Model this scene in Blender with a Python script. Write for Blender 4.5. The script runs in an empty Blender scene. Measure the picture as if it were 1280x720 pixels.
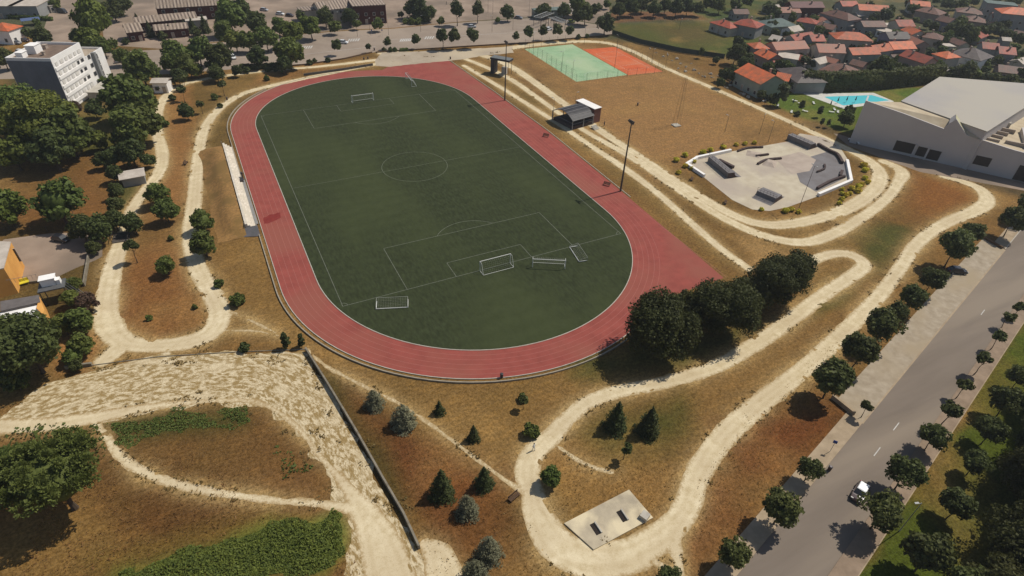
import bpy, bmesh, math, random
import numpy as np
from mathutils import Vector, Matrix

rnd = random.Random(7)
R = math.radians
scene = bpy.context.scene
col = scene.collection

# ------------------------------------------------------------------ survey
# the drone's pose, solved from the football pitch markings (metres, pitch axis = +Y)
CAM = np.array([-46.806, -95.974, 76.932])
CR = np.array([0.89369895, -0.44734702, 0.03439227])
CU = np.array([0.25005767, 0.5602689, 0.78966444])
CF = np.array([0.37252296, 0.69712223, -0.61257428])
FOC = 745.576


def at(u, v, z=0.0):
    d = CR * ((u - 640) / FOC) + CU * ((360 - v) / FOC) + CF
    t = (z - CAM[2]) / d[2]
    p = CAM + t * d
    return Vector((p[0], p[1], z))


def ppm(p):
    d = np.array([p[0], p[1], p[2]]) - CAM
    return FOC / float(d @ CF)


def W(pts, z=0.0):
    return [(at(u, v, z).x, at(u, v, z).y) for u, v in pts]


# ------------------------------------------------------------------ objects
def link(o):
    col.objects.link(o)
    return o


def props(o, label=None, cat=None, group=None, kind=None):
    if label: o['label'] = label
    if cat: o['category'] = cat
    if group: o['group'] = group
    if kind: o['kind'] = kind
    return o


def empty(name, loc=(0, 0, 0), rz=0.0, sc=1.0):
    o = bpy.data.objects.new(name, None)
    o.location = loc
    o.rotation_euler = (0, 0, rz)
    o.scale = (sc, sc, sc) if not isinstance(sc, tuple) else sc
    o.empty_display_size = 0.5
    return link(o)


class MB:
    def __init__(s):
        s.v = []; s.f = []; s.mi = []; s.cur = 0

    def add(s, vs, fs):
        b = len(s.v)
        s.v += [tuple(p) for p in vs]
        s.f += [tuple(b + i for i in f) for f in fs]
        s.mi += [s.cur] * len(fs)
        return s

    def box(s, c, size, rz=0.0, m=None):
        x, y, z = size[0] / 2, size[1] / 2, size[2] / 2
        vs = []
        ca, sa = math.cos(rz), math.sin(rz)
        for dz in (-z, z):
            for dx, dy in ((-x, -y), (x, -y), (x, y), (-x, y)):
                vs.append((c[0] + dx * ca - dy * sa, c[1] + dx * sa + dy * ca, c[2] + dz))
        return s.add(vs, [(3, 2, 1, 0), (4, 5, 6, 7), (0, 1, 5, 4), (1, 2, 6, 5), (2, 3, 7, 6), (3, 0, 4, 7)])

    def prism(s, poly, z0, z1):
        n = len(poly)
        zz0 = z0 if hasattr(z0, '__len__') else [z0] * n
        zz1 = z1 if hasattr(z1, '__len__') else [z1] * n
        a = sum(poly[i][0] * poly[(i + 1) % n][1] - poly[(i + 1) % n][0] * poly[i][1] for i in range(n))
        idx = range(n) if a > 0 else range(n - 1, -1, -1)
        vs = [(poly[i][0], poly[i][1], zz0[i]) for i in idx] + [(poly[i][0], poly[i][1], zz1[i]) for i in idx]
        fs = [tuple(range(n - 1, -1, -1)), tuple(range(n, 2 * n))]
        fs += [(i, (i + 1) % n, n + (i + 1) % n, n + i) for i in range(n)]
        return s.add(vs, fs)

    def tube(s, a, b, r0, r1=None, n=6, cap=True):
        if r1 is None: r1 = r0
        a = Vector(a); b = Vector(b)
        d = (b - a).normalized()
        u = d.orthogonal().normalized(); w = d.cross(u)
        vs = []
        for p, r in ((a, r0), (b, r1)):
            for i in range(n):
                t = 2 * math.pi * i / n
                vs.append(p + (u * math.cos(t) + w * math.sin(t)) * r)
        fs = [(i, (i + 1) % n, n + (i + 1) % n, n + i) for i in range(n)]
        if cap: fs += [tuple(range(n - 1, -1, -1)), tuple(range(n, 2 * n))]
        return s.add(vs, fs)

    def build(s, name, mat=None, parent=None, smooth=False, loc=None):
        me = bpy.data.meshes.new(name)
        me.from_pydata(s.v, [], s.f)
        mats = mat if isinstance(mat, (list, tuple)) else [mat]
        for m in mats:
            if m: me.materials.append(m)
        if len(mats) > 1: me.polygons.foreach_set('material_index', s.mi)
        if smooth: me.polygons.foreach_set('use_smooth', [True] * len(me.polygons))
        me.update()
        o = bpy.data.objects.new(name, me)
        link(o)
        if parent: o.parent = parent
        if loc is not None: o.location = loc
        return o


def copy_tree(o, parent=None):
    c = o.copy(); link(c)
    if parent: c.parent = parent
    for ch in list(o.children):
        copy_tree(ch, c)
    return c


# ------------------------------------------------------------------ materials
MATS = {}


def mat(name, c1, c2=None, scale=1.0, rough=0.85, spec=0.2, detail=6, bump=0.0, bscale=None,
        objrand=0.0, c3=None, scale3=None, stretch=None, metal=0.0, lo=0.35, hi=0.65, dist=0.05):
    if name in MATS: return MATS[name]
    m = bpy.data.materials.new(name); m.use_nodes = True
    nt = m.node_tree; N = nt.nodes; L = nt.links
    b = N['Principled BSDF']
    b.inputs['Roughness'].default_value = rough
    b.inputs['Specular IOR Level'].default_value = spec
    b.inputs['Metallic'].default_value = metal
    c2 = c2 or tuple(x * 0.8 for x in c1)
    geo = N.new('ShaderNodeTexCoord')
    src = geo.outputs['Object']
    if stretch:
        mp = N.new('ShaderNodeMapping'); mp.inputs['Scale'].default_value = stretch[:3]
        if len(stretch) > 3: mp.inputs['Rotation'].default_value = (0, 0, stretch[3])
        L.new(src, mp.inputs['Vector']); src = mp.outputs['Vector']
    no = N.new('ShaderNodeTexNoise'); no.inputs['Scale'].default_value = scale; no.inputs['Detail'].default_value = detail
    no.inputs['Roughness'].default_value = 0.6
    L.new(src, no.inputs['Vector'])
    mr = N.new('ShaderNodeMapRange'); mr.inputs['From Min'].default_value = lo; mr.inputs['From Max'].default_value = hi
    L.new(no.outputs['Fac'], mr.inputs['Value'])
    mx = N.new('ShaderNodeMix'); mx.data_type = 'RGBA'
    mx.inputs['A'].default_value = (*c1, 1); mx.inputs['B'].default_value = (*c2, 1)
    L.new(mr.outputs['Result'], mx.inputs['Factor'])
    out = mx.outputs['Result']
    if c3:
        n3 = N.new('ShaderNodeTexNoise'); n3.inputs['Scale'].default_value = scale3 or scale * 0.15; n3.inputs['Detail'].default_value = 5
        L.new(src, n3.inputs['Vector'])
        m3 = N.new('ShaderNodeMapRange'); m3.inputs['From Min'].default_value = 0.45; m3.inputs['From Max'].default_value = 0.62
        L.new(n3.outputs['Fac'], m3.inputs['Value'])
        x3 = N.new('ShaderNodeMix'); x3.data_type = 'RGBA'; x3.inputs['B'].default_value = (*c3, 1)
        L.new(m3.outputs['Result'], x3.inputs['Factor']); L.new(out, x3.inputs['A'])
        out = x3.outputs['Result']
    if objrand:
        oi = N.new('ShaderNodeObjectInfo'); hs = N.new('ShaderNodeHueSaturation')
        r1 = N.new('ShaderNodeMapRange'); r1.inputs['To Min'].default_value = 1 - objrand; r1.inputs['To Max'].default_value = 1 + objrand
        L.new(oi.outputs['Random'], r1.inputs['Value']); L.new(r1.outputs['Result'], hs.inputs['Value'])
        r2 = N.new('ShaderNodeMapRange'); r2.inputs['To Min'].default_value = 0.485; r2.inputs['To Max'].default_value = 0.515
        mu = N.new('ShaderNodeMath'); mu.operation = 'FRACT'; m2 = N.new('ShaderNodeMath'); m2.operation = 'MULTIPLY'; m2.inputs[1].default_value = 7.13
        L.new(oi.outputs['Random'], m2.inputs[0]); L.new(m2.outputs[0], mu.inputs[0]); L.new(mu.outputs[0], r2.inputs['Value'])
        L.new(r2.outputs['Result'], hs.inputs['Hue'])
        L.new(out, hs.inputs['Color']); out = hs.outputs['Color']
    L.new(out, b.inputs['Base Color'])
    if bump:
        nb = N.new('ShaderNodeTexNoise'); nb.inputs['Scale'].default_value = bscale or scale * 4; nb.inputs['Detail'].default_value = 4
        L.new(src, nb.inputs['Vector'])
        bp = N.new('ShaderNodeBump'); bp.inputs['Strength'].default_value = bump; bp.inputs['Distance'].default_value = dist
        L.new(nb.outputs['Fac'], bp.inputs['Height']); L.new(bp.outputs['Normal'], b.inputs['Normal'])
    MATS[name] = m
    return m


def wave_mat(name, c1, c2, scale, direction='X', rough=0.6, c3=None, spec=0.2):
    """ribbed / tiled sheet: narrow stripes of two tones across the surface, with grime"""
    if name in MATS: return MATS[name]
    m = bpy.data.materials.new(name); m.use_nodes = True
    nt = m.node_tree; N = nt.nodes; L = nt.links; b = N['Principled BSDF']
    b.inputs['Roughness'].default_value = rough; b.inputs['Specular IOR Level'].default_value = spec
    tc = N.new('ShaderNodeTexCoord')
    w = N.new('ShaderNodeTexWave'); w.bands_direction = direction; w.inputs['Scale'].default_value = scale
    w.inputs['Distortion'].default_value = 0.4; w.inputs['Detail'].default_value = 1
    L.new(tc.outputs['Object'], w.inputs['Vector'])
    mx = N.new('ShaderNodeMix'); mx.data_type = 'RGBA'; mx.inputs['A'].default_value = (*c1, 1); mx.inputs['B'].default_value = (*c2, 1)
    L.new(w.outputs['Fac'], mx.inputs['Factor'])
    n = N.new('ShaderNodeTexNoise'); n.inputs['Scale'].default_value = 0.5; n.inputs['Detail'].default_value = 7
    L.new(tc.outputs['Object'], n.inputs['Vector'])
    mr = N.new('ShaderNodeMapRange'); mr.inputs['From Min'].default_value = .4; mr.inputs['From Max'].default_value = .7
    L.new(n.outputs['Fac'], mr.inputs['Value'])
    m2 = N.new('ShaderNodeMix'); m2.data_type = 'RGBA'
    c3 = c3 or tuple(x * .6 for x in c1)
    m2.inputs['B'].default_value = (*c3, 1)
    L.new(mr.outputs['Result'], m2.inputs['Factor']); L.new(mx.outputs['Result'], m2.inputs['A'])
    oi = N.new('ShaderNodeObjectInfo'); hs = N.new('ShaderNodeHueSaturation')
    r1 = N.new('ShaderNodeMapRange'); r1.inputs['To Min'].default_value = .8; r1.inputs['To Max'].default_value = 1.15
    L.new(oi.outputs['Random'], r1.inputs['Value']); L.new(r1.outputs['Result'], hs.inputs['Value']); L.new(m2.outputs['Result'], hs.inputs['Color'])
    L.new(hs.outputs['Color'], b.inputs['Base Color'])
    MATS[name] = m
    return m


def leafmat(name, c1, c2, rnd_=0.18, sc=13.0):
    if name in MATS: return MATS[name]
    m = mat(name, c1, c2, scale=sc, rough=0.65, spec=0.2, objrand=rnd_, lo=.36, hi=.64)
    nt = m.node_tree; N = nt.nodes; L = nt.links
    b = N['Principled BSDF']
    tr = N.new('ShaderNodeBsdfTranslucent'); ms = N.new('ShaderNodeMixShader'); ms.inputs[0].default_value = 0.34
    L.new(b.inputs['Base Color'].links[0].from_socket, tr.inputs['Color'])
    L.new(b.outputs[0], ms.inputs[1]); L.new(tr.outputs[0], ms.inputs[2])
    L.new(ms.outputs[0], N['Material Output'].inputs['Surface'])
    return m


# ------------------------------------------------------------------ noise, signed distances and sheets
def hash2(ix, iy, seed):
    h = (ix.astype(np.int64) * 374761393 + iy.astype(np.int64) * 668265263 + seed * 974711) & 0xffffffff
    h = ((h ^ (h >> 13)) * 1274126177) & 0xffffffff
    return ((h ^ (h >> 16)) & 0xffff) / 65535.0


def vnoise(x, y, seed=0):
    ix = np.floor(x); iy = np.floor(y); fx = x - ix; fy = y - iy
    fx = fx * fx * (3 - 2 * fx); fy = fy * fy * (3 - 2 * fy)
    a = hash2(ix, iy, seed); b = hash2(ix + 1, iy, seed); c = hash2(ix, iy + 1, seed); d = hash2(ix + 1, iy + 1, seed)
    return (a * (1 - fx) + b * fx) * (1 - fy) + (c * (1 - fx) + d * fx) * fy - 0.5


def fbm(x, y, s, oct=3, seed=0):
    r = 0; a = 1.0
    for k in range(oct):
        r = r + a * vnoise(x / s, y / s, seed + k * 17); s *= 0.5; a *= 0.55
    return r


def sd_line(X, Y, pts, w):
    """distance to a polyline minus half its (varying) width"""
    best = np.full(X.shape, 1e9)
    n = len(pts)
    ww = w if hasattr(w, '__len__') else [w] * n
    for i in range(n - 1):
        ax, ay = pts[i]; bx, by = pts[i + 1]
        dx, dy = bx - ax, by - ay; l2 = dx * dx + dy * dy + 1e-9
        t = np.clip(((X - ax) * dx + (Y - ay) * dy) / l2, 0, 1)
        d = np.hypot(X - ax - t * dx, Y - ay - t * dy) - (ww[i] + (ww[i + 1] - ww[i]) * t) / 2
        best = np.minimum(best, d)
    return best


def sd_poly(X, Y, P):
    n = len(P); best = np.full(X.shape, 1e9); ins = np.zeros(X.shape, bool)
    for i in range(n):
        ax, ay = P[i]; bx, by = P[(i + 1) % n]
        dx, dy = bx - ax, by - ay; l2 = dx * dx + dy * dy + 1e-9
        t = np.clip(((X - ax) * dx + (Y - ay) * dy) / l2, 0, 1)
        best = np.minimum(best, np.hypot(X - ax - t * dx, Y - ay - t * dy))
        c = ((ay > Y) != (by > Y)) & (X < dx * (Y - ay) / (dy if abs(dy) > 1e-12 else 1e-12) + ax)
        ins ^= c
    return np.where(ins, -best, best)


def smooth_line(pts, k=6):
    """Catmull-Rom through the points"""
    P = [np.array(p) for p in pts]; out = []
    for i in range(len(P) - 1):
        p0 = P[max(i - 1, 0)]; p1 = P[i]; p2 = P[i + 1]; p3 = P[min(i + 2, len(P) - 1)]
        for j in range(k):
            t = j / k
            out.append(tuple(0.5 * ((2 * p1) + (-p0 + p2) * t + (2 * p0 - 5 * p1 + 4 * p2 - p3) * t * t + (-p0 + 3 * p1 - 3 * p2 + p3) * t ** 3)))
    out.append(tuple(P[-1]))
    return out


def stad(X, Y, r):
    cy = np.clip(Y, 10.8, 95.2)
    return np.hypot(X, Y - cy) - r


def sheet(name, fn, x0, x1, y0, y1, res, z, material, kind='structure', attrs=None):
    """flat sheet where fn < 0, cut by marching squares"""
    nx = int((x1 - x0) / res) + 2; ny = int((y1 - y0) / res) + 2
    xs = x0 + res * np.arange(nx); ys = y0 + res * np.arange(ny)
    X, Y = np.meshgrid(xs, ys)
    D = fn(X, Y)
    D = np.where(np.abs(D) < 1e-6, 1e-6, D)
    vid = {}; V = []; F = []

    def vert(key, x, y):
        if key not in vid:
            vid[key] = len(V); V.append((x, y, z))
        return vid[key]
    ins = D < 0
    any_ = ins[:-1, :-1] | ins[1:, :-1] | ins[:-1, 1:] | ins[1:, 1:]
    js, is_ = np.nonzero(any_)
    for j, i in zip(js.tolist(), is_.tolist()):
        cor = ((j, i), (j, i + 1), (j + 1, i + 1), (j + 1, i))
        poly = []
        for k in range(4):
            a = cor[k]; b = cor[(k + 1) % 4]
            da = D[a]; db = D[b]
            if da < 0: poly.append(vert(a, xs[a[1]], ys[a[0]]))
            if (da < 0) != (db < 0):
                t = da / (da - db)
                key = (a, b) if a < b else (b, a)
                poly.append(vert(key, xs[a[1]] + (xs[b[1]] - xs[a[1]]) * t, ys[a[0]] + (ys[b[0]] - ys[a[0]]) * t))
        if len(poly) > 2: F.append(poly)
    me = bpy.data.meshes.new(name); me.from_pydata(V, [], F); me.materials.append(material); me.update()
    if attrs:
        vx = np.array([p[0] for p in V]); vy = np.array([p[1] for p in V])
        for an, af in attrs.items():
            a_ = me.attributes.new(an, 'FLOAT_VECTOR', 'POINT'); a_.data.foreach_set('vector', np.stack(af(vx, vy), 1).astype(np.float32).ravel())
    o = link(bpy.data.objects.new(name, me))
    if kind: o['kind'] = kind
    return o

# ------------------------------------------------------------------ camera, light, sky
cam_d = bpy.data.cameras.new('camera'); cam = link(bpy.data.objects.new('camera', cam_d))
cam_d.sensor_width = 36; cam_d.lens = FOC / 1280 * 36; cam_d.clip_end = 6000; cam_d.clip_start = 0.5
cam.matrix_world = Matrix(((CR[0], CU[0], -CF[0], CAM[0]), (CR[1], CU[1], -CF[1], CAM[1]), (CR[2], CU[2], -CF[2], CAM[2]), (0, 0, 0, 1)))
scene.camera = cam
sun_d = bpy.data.lights.new('sun', 'SUN'); sun_d.energy = 3.7; sun_d.angle = R(0.53); sun_d.color = (1, 0.95, 0.86)
sun = link(bpy.data.objects.new('sun', sun_d)); sun.rotation_euler = (0, R(35), R(2)); sun.location = (200, 0, 200)
wd = bpy.data.worlds.new('World'); scene.world = wd; wd.use_nodes = True
sky = wd.node_tree.nodes.new('ShaderNodeTexSky'); sky.sky_type = 'NISHITA'; sky.sun_disc = False
sky.sun_elevation = R(55); sky.sun_rotation = R(90)
bg = wd.node_tree.nodes['Background']; bg.inputs['Strength'].default_value = 0.07
wd.node_tree.links.new(sky.outputs[0], bg.inputs[0])
scene.view_settings.view_transform = 'Standard'; scene.view_settings.look = 'None'
scene.view_settings.exposure = 0.03; scene.view_settings.gamma = 1
try:
    scene.cycles.max_bounces = 5; scene.cycles.diffuse_bounces = 2; scene.cycles.use_adaptive_sampling = True
    scene.cycles.transparent_max_bounces = 4
except Exception: pass

# ------------------------------------------------------------------ ground
def srgb(r, g, b, k=1.0):
    f = lambda c: ((c / 255) ** 2.2) * k
    return (f(r), f(g), f(b))


M_path = mat('pale_dirt', srgb(222, 206, 172), srgb(202, 184, 148), scale=.5, rough=.95, spec=.05, detail=8, bump=.5, bscale=5, c3=srgb(202, 184, 150), scale3=.12)
paths = []


def P(pts, w, k=5):
    if hasattr(w, '__len__'):
        sp = smooth_line([(*p, ww) for p, ww in zip(W(pts), w)], k)
        paths.append(([(a[0], a[1]) for a in sp], [a[2] for a in sp]))
    else:
        paths.append((smooth_line(W(pts), k), w))


P([(500, 74), (430, 88), (340, 107), (300, 119), (272, 138), (254, 165), (247, 205), (243, 250), (238, 290), (245, 330), (262, 362), (273, 385), (270, 408), (245, 425), (200, 432), (158, 428), (137, 408), (133, 380), (140, 340), (151, 303)], [3, 3, 3.1, 3.2, 3.3, 3.4, 3.6, 3.8, 3.8, 3.8, 4, 4.2, 4.5, 4.4, 3.7, 4, 5, 4.4, 4.2, 3.5])
P([(155, 292), (165, 262), (182, 238), (199, 215), (203, 192), (197, 165), (199, 135), (215, 113), (250, 100), (320, 90), (400, 83), (470, 75)], [3.2, 3.2, 3.4, 3.6, 3.6, 3.4, 3.4, 3, 2.8, 2.6, 2.6, 3])
P([(285, 388), (312, 400), (345, 416)], .5); P([(275, 413), (320, 414), (348, 420)], .45)
P([(384, 437), (400, 452), (420, 465), (460, 485), (500, 505), (540, 532), (580, 562), (620, 592), (650, 613)], [.6, .6, .7, .6, .6, .6, .7, .7, 1.0])
P([(667, 618), (659, 590), (668, 565), (690, 545), (705, 528), (732, 505), (770, 490), (830, 478), (890, 460), (940, 433), (985, 402), (1030, 368), (1062, 347), (1080, 332), (1068, 320), (1045, 317), (1015, 326), (985, 350)], [3, 4, 3.6, 3.4, 3, 3, 3, 3, 3.2, 3.4, 3.4, 3.4, 3.4, 3.6, 3.5, 3.2, 3, 2.5])
P([(665, 612), (675, 650), (700, 685), (745, 698), (790, 690), (830, 668), (858, 635), (873, 592), (905, 545), (950, 505), (1000, 465), (1050, 420), (1097, 372), (1125, 335), (1148, 303), (1180, 280), (1222, 262), (1234, 250), (1225, 236), (1200, 226), (1178, 221)], [3.2, 4.6, 5.4, 5, 4.4, 4.2, 3.8, 3.9, 4.1, 3.9, 3.6, 3.5, 3.3, 3.2, 3.4, 3.6, 4.2, 4.2, 4, 3.4, 2.2])
P([(838, 660), (845, 690), (851, 716)], [3, 2, 1.2]); P([(690, 690), (740, 712), (800, 700)], 3)
P([(798, 690), (825, 706), (848, 716)], 1.0)
P([(700, 560), (722, 575), (745, 585), (765, 590)], .8)
P([(580, 82), (612, 101), (640, 118), (700, 156), (738, 182), (780, 210), (820, 240), (870, 284), (905, 314), (936, 336)], [2.2, 2.5, 2.4, 2.5, 2.6, 2.9, 2.7, 2.6, 2.4, 2.4])
P([(578, 72), (612, 86), (640, 100), (680, 128), (730, 163), (790, 197), (850, 238), (900, 270), (950, 293), (1000, 303), (1040, 293), (1080, 270), (1108, 248), (1122, 230), (1127, 214), (1105, 202)], [2.6, 2.8, 3, 2.6, 2.6, 3.2, 3.3, 3.2, 3.4, 3.6, 3.6, 3.3, 3.2, 3.4, 4.4, 3.6])
P([(600, 68), (640, 84), (700, 126), (750, 163), (800, 196), (860, 236), (915, 268), (960, 281), (1010, 276), (1060, 260), (1092, 238), (1100, 218), (1085, 200), (1040, 177), (980, 149), (900, 114), (830, 84), (795, 66), (760, 54), (720, 52), (660, 57), (600, 66)], [4, 4, 3.6, 3.6, 3.3, 3.4, 3.6, 3.9, 4.1, 4.4, 4.6, 4.6, 4, 3.4, 3.1, 3, 3, 3.4, 3.8, 4, 4.5, 6])
for q in ([(0, 533), (60, 531), (130, 520), (200, 507), (290, 500), (335, 508), (372, 535), (400, 570), (430, 605), (455, 640), (475, 680), (490, 730)],):
    P(q, [3, 3, 2.6, 1.4, 1.0, .9, .9, 1.0, 1.6, 3.6, 5.5, 6.5])
P([(118, 528), (135, 550), (150, 570), (180, 590), (240, 610), (330, 624), (400, 630), (445, 636)], [1.4, 1.3, 1.6, 1.7, 1.5, 1.3, 1.3, 2])
P([(150, 428), (142, 440), (128, 452)], [2, 4, 3])
P([(530, 680), (548, 695), (556, 725)], [1.5, 4, 5])
P([(480, 66), (540, 68), (600, 66)], 6)


def f_path(X, Y):
    d = np.full(X.shape, 1e9)
    for pts, w in paths:
        xs = [p[0] for p in pts]; ys = [p[1] for p in pts]; m = 8
        sel = (X > min(xs) - m) & (X < max(xs) + m) & (Y > min(ys) - m) & (Y < max(ys) + m)
        if sel.any():
            d[sel] = np.minimum(d[sel], sd_line(X[sel], Y[sel], pts, w))
    rag = fbm(X, Y, 1.6, 3, 5) * .32 * (0.5 + 1.1 * np.clip(fbm(X, Y, 25, 2, 9) + .5, 0, 1))
    islands = fbm(X, Y, 2.6, 3, 77)
    out = d + rag
    return np.where((islands > .45) & (d > -.9) & (d < 0), 0.3, out)



def f_path_soft(X, Y):
    d = np.full(X.shape, 1e9)
    for pts, w in paths:
        xs = [p[0] for p in pts]; ys = [p[1] for p in pts]; m = 8
        sel = (X > min(xs) - m) & (X < max(xs) + m) & (Y > min(ys) - m) & (Y < max(ys) + m)
        if sel.any(): d[sel] = np.minimum(d[sel], sd_line(X[sel], Y[sel], pts, w))
    return d


BROWN = srgb(124, 94, 54); DARKB = srgb(92, 66, 40); RED = srgb(122, 80, 48); GOLD = srgb(152, 118, 68); OLIVE = srgb(88, 80, 42)
GREEN = srgb(70, 80, 36); LAWN = srgb(84, 104, 34); VILL = srgb(86, 88, 66); SAND = srgb(190, 160, 112); TAN = srgb(150, 114, 72)
zones = [  # polygon in survey pixels, albedo, feather (m)
    ([(-40, -20), (1330, -20), (1330, 100), (1180, 95), (1010, 112), (935, 85), (900, 70), (760, 50), (600, 25), (300, 30), (-40, 50)], VILL, 6),
    ([(640, 62), (720, 50), (830, 85), (900, 118), (1040, 175), (860, 205), (820, 230), (700, 150)], TAN, 5),
    ([(660, 75), (715, 110), (690, 130), (645, 95)], srgb(128, 98, 62), 4),
    ([(770, 30), (905, 28), (960, 55), (925, 72), (850, 65), (770, 42)], srgb(86, 92, 48), 3),
    ([(800, 34), (880, 32), (900, 50), (860, 55)], srgb(96, 86, 52), 8),
    ([(850, 0), (960, 0), (950, 20), (860, 24)], srgb(74, 88, 50), 3),
    ([(760, 16), (860, 14), (880, 24), (770, 28)], srgb(116, 84, 64), 2),
    ([(770, 50), (850, 75), (920, 105), (1000, 145), (1080, 190), (1060, 180), (960, 130), (880, 95)], srgb(128, 100, 62), 2),
    ([(965, 118), (1050, 112), (1165, 108), (1150, 140), (1060, 170), (1010, 150), (960, 128)], srgb(88, 106, 44), 1.5),
    ([(1050, 165), (1290, 228), (1290, 250), (1180, 220), (1060, 182), (1000, 155), (1020, 150)], srgb(84, 72, 52), 1.5),
    ([(1140, 215), (1215, 235), (1225, 250), (1170, 275), (1120, 285), (1130, 250)], srgb(132, 88, 46), 4),
    ([(1070, 285), (1140, 280), (1120, 320), (1090, 350), (1070, 320)], srgb(84, 84, 44), 3),
    ([(1045, 285), (1080, 275), (1090, 300), (1040, 312)], srgb(120, 100, 58), 3),
    ([(900, 290), (1000, 312), (1000, 340), (940, 330)], srgb(176, 138, 88), 3),
    ([(580, 80), (790, 238), (900, 330), (930, 335), (820, 235), (640, 100)], srgb(126, 100, 58), 1.5),
    ([(180, 120), (290, 90), (480, 72), (300, 110), (250, 150), (235, 280), (270, 390), (200, 425), (140, 400), (160, 300), (205, 200)], srgb(142, 102, 60), 3),
    ([(150, 320), (235, 330), (262, 400), (200, 425), (140, 405)], srgb(128, 88, 50), 4),
    ([(0, 200), (135, 190), (140, 275), (0, 285)], srgb(124, 88, 50), 4),
    ([(0, 150), (190, 110), (190, 180), (140, 190), (0, 200)], srgb(84, 82, 40), 4),
    ([(150, 220), (185, 215), (160, 270), (150, 280)], srgb(88, 84, 44), 2),
    ([(270, 300), (330, 300), (380, 400), (560, 470), (780, 440), (900, 380), (1000, 340), (1060, 330), (1000, 400), (860, 465), (720, 500), (640, 600), (560, 560), (450, 470), (380, 430), (290, 400)], srgb(132, 102, 58), 4),
    ([(240, 100), (330, 85), (290, 150), (285, 190), (255, 190)], srgb(110, 88, 50), 2),
    ([(390, 450), (470, 490), (640, 620), (690, 700), (560, 730), (530, 680), (470, 570)], srgb(104, 68, 40), 3),
    ([(390, 450), (420, 470), (540, 680), (520, 680)], srgb(84, 72, 40), 2),
    ([(540, 550), (660, 600), (640, 690), (560, 690)], srgb(120, 76, 42), 5),
    ([(690, 440), (800, 430), (980, 400), (1010, 395), (860, 465), (740, 480)], srgb(86, 82, 44), 3),
    ([(760, 510), (860, 480), (880, 520), (840, 570), (760, 580), (720, 540)], srgb(84, 80, 40), 4),
    ([(700, 560), (760, 590), (850, 590), (830, 640), (790, 610), (690, 650), (660, 620)], srgb(150, 112, 62), 4),
    ([(860, 480), (1000, 400), (1080, 330), (1100, 350), (960, 480), (880, 540)], srgb(130, 100, 58), 3),
    ([(1000, 390), (1060, 340), (1085, 345), (1020, 400), (980, 420)], srgb(96, 88, 46), 2),
    ([(860, 600), (950, 520), (1050, 520), (940, 640), (860, 700), (850, 650)], srgb(112, 68, 38), 4),
    ([(1060, 420), (1150, 330), (1230, 280), (1250, 250), (1180, 275), (1140, 320)], srgb(132, 98, 54), 3),
    ([(150, 520), (330, 512), (400, 580), (430, 640), (240, 610), (150, 580)], srgb(110, 76, 44), 3),
    ([(130, 525), (300, 515), (310, 535), (200, 550), (150, 555)], srgb(72, 74, 38), 2),
    ([(0, 560), (130, 550), (180, 595), (440, 640), (440, 730), (-20, 730)], srgb(104, 70, 40), 3),
    ([(150, 560), (330, 540), (400, 600), (380, 622), (240, 600)], srgb(118, 86, 50), 3),
    ([(0, 660), (110, 620), (180, 680), (60, 730), (0, 730)], srgb(136, 104, 58), 3),
    ([(130, 700), (220, 665), (420, 635), (440, 660), (420, 720), (130, 730)], srgb(122, 98, 48), 2),
    ([(150, 720), (230, 690), (330, 660), (415, 640), (435, 655), (425, 700), (405, 725)], srgb(94, 116, 46), 1.5),
    ([(0, 95), (130, 60), (180, 62), (190, 110), (120, 140), (0, 130)], srgb(88, 80, 52), 4),
    ([(1300, 380), (1265, 417), (1205, 520), (1170, 575), (1125, 640), (1050, 740), (1300, 760)], srgb(78, 88, 30), 1.0),
    ([(1160, 570), (1185, 560), (1175, 610), (1150, 620)], srgb(104, 86, 40), 2),
    ([(1230, 455), (1260, 450), (1230, 520), (1205, 530)], srgb(100, 92, 40), 3),
    ([(0, 270), (30, 300), (100, 320), (120, 350), (110, 460), (60, 500), (0, 500)], srgb(96, 78, 46), 2),
    ([(60, 430), (130, 420), (110, 460), (70, 470)], srgb(170, 118, 66), 2),
]
fine = np.arange(-150, 200.1, 1.0); finy = np.arange(-100, 220.1, 1.0)
gx = np.concatenate([[-1500, -1000, -600, -400, -280, -210, -170], fine, np.arange(203, 480, 4.0), [560, 700, 900, 1200, 1500]])
gy = np.concatenate([[-1500, -1000, -500, -300, -200, -150, -120], finy, np.arange(223, 420, 4.0), [480, 600, 900, 1200, 1500]])
GX, GY = np.meshgrid(gx, gy)
C = np.empty(GX.shape + (3,)); C[:] = BROWN
wob = fbm(GX, GY, 9, 4, 3) * 5
for poly, c, f in zones:
    P = W(poly)
    d = sd_poly(GX, GY, P) + wob * min(1.0, f / 3)
    w = np.clip(0.5 - d / (2 * f), 0, 1)[..., None]
    C = C * (1 - w) + np.array(c) * w
# broad natural patchiness of the sward
p1 = np.clip(fbm(GX, GY, 22, 4, 11) * 1.4 + .12, 0, 1)[..., None]
C = C * (1 - p1 * .45) + np.array(srgb(84, 74, 40)) * p1 * .45
p2 = np.clip(fbm(GX, GY, 13, 4, 31) * 1.6 - .05, 0, 1)[..., None]
C = C * (1 - p2 * .4) + np.array(srgb(168, 132, 78)) * p2 * .4
lum = C.mean(-1, keepdims=True); C = (lum + (C - lum) * .93) * 1.10
FRINGE = True
ny, nx = GX.shape
V = np.stack([GX, GY, np.zeros_like(GX)], -1).reshape(-1, 3)
I = np.arange(nx * ny).reshape(ny, nx)
F = np.stack([I[:-1, :-1], I[:-1, 1:], I[1:, 1:], I[1:, :-1]], -1).reshape(-1, 4)
me = bpy.data.meshes.new('ground'); me.vertices.add(len(V)); me.vertices.foreach_set('co', V.ravel().astype(np.float32))
me.loops.add(F.size); me.loops.foreach_set('vertex_index', F.ravel().astype(np.int32))
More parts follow.
